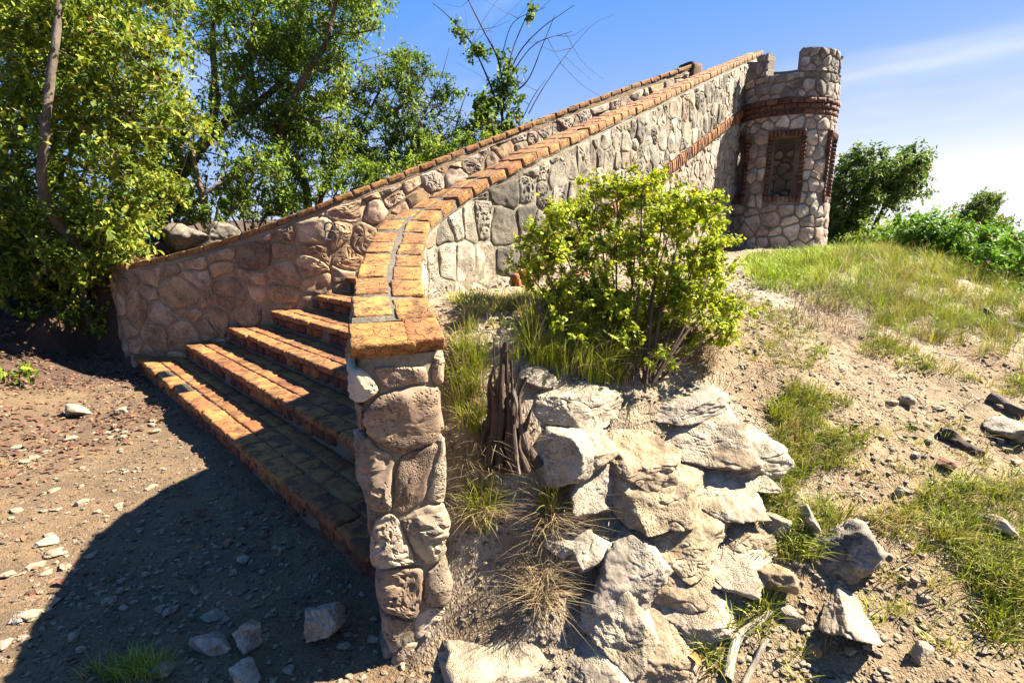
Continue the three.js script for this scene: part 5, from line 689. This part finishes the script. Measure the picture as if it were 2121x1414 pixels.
patch('tall_grass', 'green tuft between the wall post and the outcrop', 'grass', [[985, 1040], [1150, 1040], [1140, 1120], [990, 1120]], 46, TUFT_LONG, greenBlade, M.grass, 0.5, 0.9, 425);
patch('dry_grass', 'hanging dead grass below the green tuft by the post', 'grass', [[960, 1060], [1160, 1080], [1130, 1260], [965, 1240]], 80, TUFT_DRY, dryBlade, M.dry, 0.6, 1.1, 427);
patch('dry_grass', 'dead grass and roots round the stump', 'grass', [[940, 930], [1090, 930], [1090, 1040], [960, 1040]], 50, TUFT_DRY, dryBlade, M.dry, 0.5, 0.9, 429);
patch('dry_grass', 'dead grass under the right side of the bush', 'grass', [[1180, 690], [1480, 690], [1480, 780], [1180, 790]], 110, TUFT_DRY, dryBlade, M.dry, 0.5, 1.0, 431);
patch('dry_grass', 'dead grass mixed into the slope below the thicket', 'grass', [[1640, 600], [1860, 610], [1960, 700], [1800, 720], [1640, 680]], 90, TUFT_DRY, dryBlade, M.dry, 0.6, 1.3, 433);
patch('grass', 'small dark grass patch at the bottom left edge', 'grass', [[190, 1375], [330, 1365], [340, 1414], [190, 1414]], 40, TUFT_SHORT, greenBlade, M.grass, 0.8, 1.4, 435);
patch('grass', 'few grass blades by the dead stick', 'grass', [[1440, 1260], [1640, 1200], [1600, 1300], [1460, 1400]], 26, TUFT_SHORT, greenBlade, M.grass, 0.8, 1.6, 437);
patch('grass', 'scattered grass tufts on the bare right slope', 'grass', [[1640, 900], [2450, 830], [2450, 1414], [1560, 1414]], 330, TUFT_SHORT, greenBlade, M.grass, 0.6, 1.3, 439);
// scattered flat straw, gravel and dead leaves: things nobody could count
function scatter(name, label, category, n, geo, mat, seed, pick) { const r = rng(seed), mats = [], cols = []; let tries = 0; while (mats.length < n && tries++ < n * 12) { const o = pick(r); if (!o) continue; mats.push(new THREE.Matrix4().compose(o[0], new THREE.Quaternion().setFromEuler(new THREE.Euler(...o[1])), o[2])); cols.push(o[3]); } const m = instanced(numbered(name), geo, mat, mats, cols); scene.add(m); return tag(m, label, category, null, 'stuff'); }
const sideOf = (x, z) => signedDist(lineR, x, z)[0];
const onStairs = (x, z) => { const u = uOf(x, z); return u > U1 - 0.02 && sideOf(x, z) < 0.05; };
const spot = (r, near = 0.9, far = 9) => { const F = near + (far - near) * Math.pow(r(), 1.7), x = r.r(-1.45, 1.45) * F; return [x, -F]; };
{
  const strip = new THREE.PlaneGeometry(1, 1, 4, 1).rotateX(-Math.PI / 2); { const p = strip.attributes.position; for (let i = 0; i < p.count; i++) p.setY(i, 0.08 * Math.sin((p.getX(i) + 0.5) * 3.1)); } strip.computeVertexNormals();
  scatter('straw', 'dry straw lying over the upper right slope', 'straw', 11500, strip, M.dry, 451, (r) => { const F = r.r(2.0, 7), x = r.r(0.15, 1.3) * F + r.n() * 0.3; if (sideOf(x, -F) < 0.12 || fbm(x * 0.9 + 4, -F * 0.9, 21, 3) + sstep(2.4, 4.0, F) * 0.5 + r.n() * 0.25 < 0.1) return null; const w = r.r(0.04, 0.16), c = r.pick([[0.52, 0.42, 0.28], [0.58, 0.49, 0.35], [0.40, 0.30, 0.19]]); return [new THREE.Vector3(x, ground(x, -F) + 0.006 + r() * 0.012, -F), [r.n() * 0.12, r() * 6.28, r.n() * 0.12], new THREE.Vector3(w, w * 0.5, r.r(0.0015, 0.0032)), lin(...c)]; });
  const peb = variants(3, (i) => { const g = rockGeo(160 + i, [1, 0.66, 0.82], { detail: 3, facets: 12, rough: 0.18, tint: [1, 1, 1], stainAmt: 0, scale: 6 }); return g; });
  peb.forEach((geo, i) => {
    scatter('gravel', ['fine pale gravel over the sunlit ground', 'angular tan gravel over the slope', 'mixed small pebbles in the dirt'][i], 'gravel', 12500, geo, M.rock, 461 + i, (r) => { const [x, z] = spot(r); if (onStairs(x, z)) return null; const d = sideOf(x, z), right = d > 0; if (Math.abs(d) < 0.2 && z < -1.75) return null; const dens = right ? 0.9 : 0.95; if (r() > dens || fbm(x * 1.7, z * 1.7, 40 + i, 3) + r.n() * 0.25 < -0.12) return null; if (z < -6.2 && x < 0) return null; const s = 0.004 + 0.019 * Math.pow(r(), 3.0) + 0.0006 * -z, k = r.r(0.75, 1.15), c = right ? [0.62 * k, 0.50 * k, 0.35 * k] : r() < 0.7 ? [0.54 * k, 0.43 * k, 0.30 * k] : [0.28 * k, 0.19 * k, 0.115 * k]; return [new THREE.Vector3(x, ground(x, z) + s * 0.12, z), [r.n() * 0.2, r() * 6.28, r.n() * 0.2], new THREE.Vector3(s, s * r.r(0.4, 0.65), s), lin(...c)]; });
  });
  scatter('leaf_litter', 'dead brown leaves littering the ground at left', 'leaf litter', 12500, leafGeo(1, 0.55, 0.35, 0.3, 0.7), M.dry, 471, (r) => { const F = r.r(2.2, 9), x = -r.r(0.35, 1.6) * F; if (onStairs(x, -F) && signedDist(lineL, x, -F)[0] > 0.1) return null; if (fbm(x * 1.1, -F * 1.1, 9, 4) * 0.6 + sstep(2.6, 5.2, -x) * 0.5 + sstep(4.2, 6, F) * 0.35 + r.n() * 0.2 < 0.28) return null; const s = r.r(0.025, 0.06), c = r.pick([[0.17, 0.065, 0.035], [0.12, 0.05, 0.03], [0.25, 0.115, 0.05], [0.30, 0.16, 0.07], [0.09, 0.045, 0.03]]); return [new THREE.Vector3(x, ground(x, -F) + 0.008 + r() * 0.012, -F), [r.n() * 0.5, r() * 6.28, r.n() * 0.5], new THREE.Vector3(s, s, s), lin(...c)]; });
}
// ---------------------------------------------------------------- dead wood
{ // rotten stump: a ring of splintered upright shards
  const b = hit(1050, 935), sc = scaleAt(b), r = rng(501), h = 235 / sc, st = thing('rotten_stump', [b.x, b.y - 0.05, b.z], 'rotten splintered tree stump between the wall post and the boulders', 'stump'), w = 48 / sc;
  for (let i = 0; i < 46; i++) { const a = i / 46 * 6.283 * 2 + r.n() * 0.2, rad = w * (0.30 + 0.65 * r()), hh = h * (0.25 + 0.75 * Math.pow(r(), 1.3)) * (Math.cos(a - 2.6) > 0 ? 1 : 0.72), x = b.x + Math.cos(a) * rad, z = b.z + Math.sin(a) * rad, g = tube([[x * 1 + Math.cos(a) * w * 0.5, b.y - 0.08, z + Math.sin(a) * w * 0.5], [x + r.n() * 0.01, b.y + hh * 0.35, z + r.n() * 0.01], [x + r.n() * 0.02, b.y + hh * 0.75, z + r.n() * 0.02], [x + r.n() * 0.03 + 0.01, b.y + hh, z + r.n() * 0.03]], r.r(0.008, 0.024), r.r(0.002, 0.008), { seg: 7, samples: 30, tint: r.pick([[0.17, 0.105, 0.065], [0.24, 0.165, 0.115], [0.11, 0.065, 0.042], [0.33, 0.26, 0.20]]), bump: 0.75, seed: i * 2.3 }); part(st, 'shard', g, M.deadwood); }
  part(st, 'core', tube([[b.x, b.y - 0.1, b.z], [b.x, b.y + h * 0.2, b.z], [b.x + 0.01, b.y + h * 0.42, b.z]], w * 0.85, w * 0.3, { seg: 12, samples: 16, tint: [0.07, 0.042, 0.03], bump: 0.6 }), M.deadwood);
}
function stick(name, label, pts, r0, r1, tint, lift = 0.6, bump = 0.3) { const v = pts.map(([x, y]) => { const p = hit(x, y); p.y += r0 * lift; return p; }); return single(name, tube(v, r0, r1, { seg: 10, samples: 40, tint, bump, seed: pts[0][0] }), M.deadwood, label, 'branch'); }
stick('dead_branch', 'thick bleached dead branch lying bent at the bottom right of the outcrop', [[1505, 1420], [1515, 1370], [1530, 1330], [1570, 1300], [1612, 1265]], 0.021, 0.013, [0.58, 0.51, 0.41]);
stick('dead_branch', 'thinner bleached branch lying next to the thick bent one', [[1540, 1425], [1560, 1385], [1578, 1355], [1590, 1330]], 0.013, 0.007, [0.52, 0.45, 0.35]);
stick('log', 'dark charred log chunk lying on the gravel at right', [[1945, 905], [1975, 920], [2005, 935], [2030, 945]], 0.036, 0.020, [0.10, 0.065, 0.045], 0.5, 0.9);
stick('log', 'grey hollow log end at the right edge', [[2045, 830], [2080, 850], [2121, 870]], 0.040, 0.034, [0.22, 0.17, 0.125], 0.4, 0.6);
stick('log', 'dark rotting log under the thicket at far right', [[2030, 650], [2070, 668], [2118, 690]], 0.05, 0.03, [0.12, 0.075, 0.05], 0.4, 0.8);
stick('log', 'dark rotting log lying left of the other under the thicket', [[1885, 620], [1930, 640], [1975, 655], [2030, 680]], 0.035, 0.015, [0.13, 0.085, 0.055], 0.4, 0.8);
// flat block of concrete at the foot of the post
{ const p = hit(1020, 1395), g = rockGeo(511, [0.20, 0.10, 0.20], { detail: 24, facets: 6, rough: 0.06, tint: [0.52, 0.45, 0.34], stain: [0.36, 0.29, 0.20], stainAmt: 0.5 }); const box = brickGeo(0.40, 0.18, 0.30, 512, 0.016, 14, 6, 12); const pos = box.attributes.position, col = []; for (let i = 0; i < pos.count; i++) { const v = 1 + 0.3 * fbm(pos.getX(i) * 12, pos.getY(i) * 12, pos.getZ(i) * 12, 3); col.push(0.50 * v, 0.42 * v, 0.305 * v); } box.setAttribute('color', new THREE.Float32BufferAttribute(col, 3)); box.rotateY(0.35); const m = shade(new THREE.Mesh(box, M.rock)); m.name = 'concrete_block'; m.position.set(p.x, p.y - 0.03, p.z - 0.02); scene.add(m); tag(m, 'flat pale block at the foot of the wall post at the bottom edge', 'block'); }
// curled dead leaves on the right
[[1425, 1375, 'curled orange dead leaf against the foot of the outcrop'], [1690, 1385, 'curled orange dead leaf on bare dirt right of the dead branches']].forEach(([x, y, lab], i) => { const p = hit(x, y), g = leafGeo(0.055, 0.032, 0.6, 0.5, 0.7); g.rotateX(-0.4); g.rotateY(i * 2 + 0.6); const m = shade(new THREE.Mesh(g, std({ color: lin(0.42, 0.14, 0.03), side: THREE.DoubleSide }))); m.name = numbered('dead_leaf'); m.position.set(p.x, p.y + 0.03, p.z); scene.add(m); tag(m, lab, 'leaf'); });
// sprayed letter on the far wall: strokes just proud of the stones
{
  const w = scene.children.filter((o) => o.name === 'stair_wall_001')[0], s0 = (() => { let best = 0, bd = 1e9; for (let s = 0; s < FL.len; s += 0.02) { const p = FL.place(s, 1.55, 0.05), zc = -p.z * CP - (p.y - EYE) * SP, px = 1060.5 + FOCAL * p.x / zc; if (Math.abs(px - 676) < bd) { bd = Math.abs(px - 676); best = s; } } return best; })();
  const P = FL.place(s0, 0, 0), dist = -P.z, y0 = (() => { for (let y = 1; y < 3; y += 0.01) { const zc = -P.z * CP - (y - EYE) * SP, py = 707 - FOCAL * ((y - EYE) * CP - P.z * SP) / zc; if (py < 497) return y; } return 1.6; })();
  const H = 0.20, V = (a, b) => FL.place(s0 + a * H, y0 + b * H, 0.062), strokes = [[[0, 0], [0.03, 0.5], [0.06, 1.0], [-0.02, 0.55]], [[0.0, 0.95], [0.35, 1.05], [0.5, 0.8], [0.35, 0.58], [0.08, 0.52]], [[0.08, 0.52], [0.5, 0.5], [0.62, 0.22], [0.4, 0.0], [0.0, 0.05]], [[0.85, 0.1], [0.9, 0.07], [0.94, 0.12], [0.88, 0.15]]];
  part(w, 'sprayed_letter', mergeGeometries(strokes.map((q) => tube(q.map(([a, b]) => V(a, b)), 0.010, 0.009, { seg: 5, samples: 20, bump: 0.1 }))), M.paint);
}
renderer.render(scene, camera);
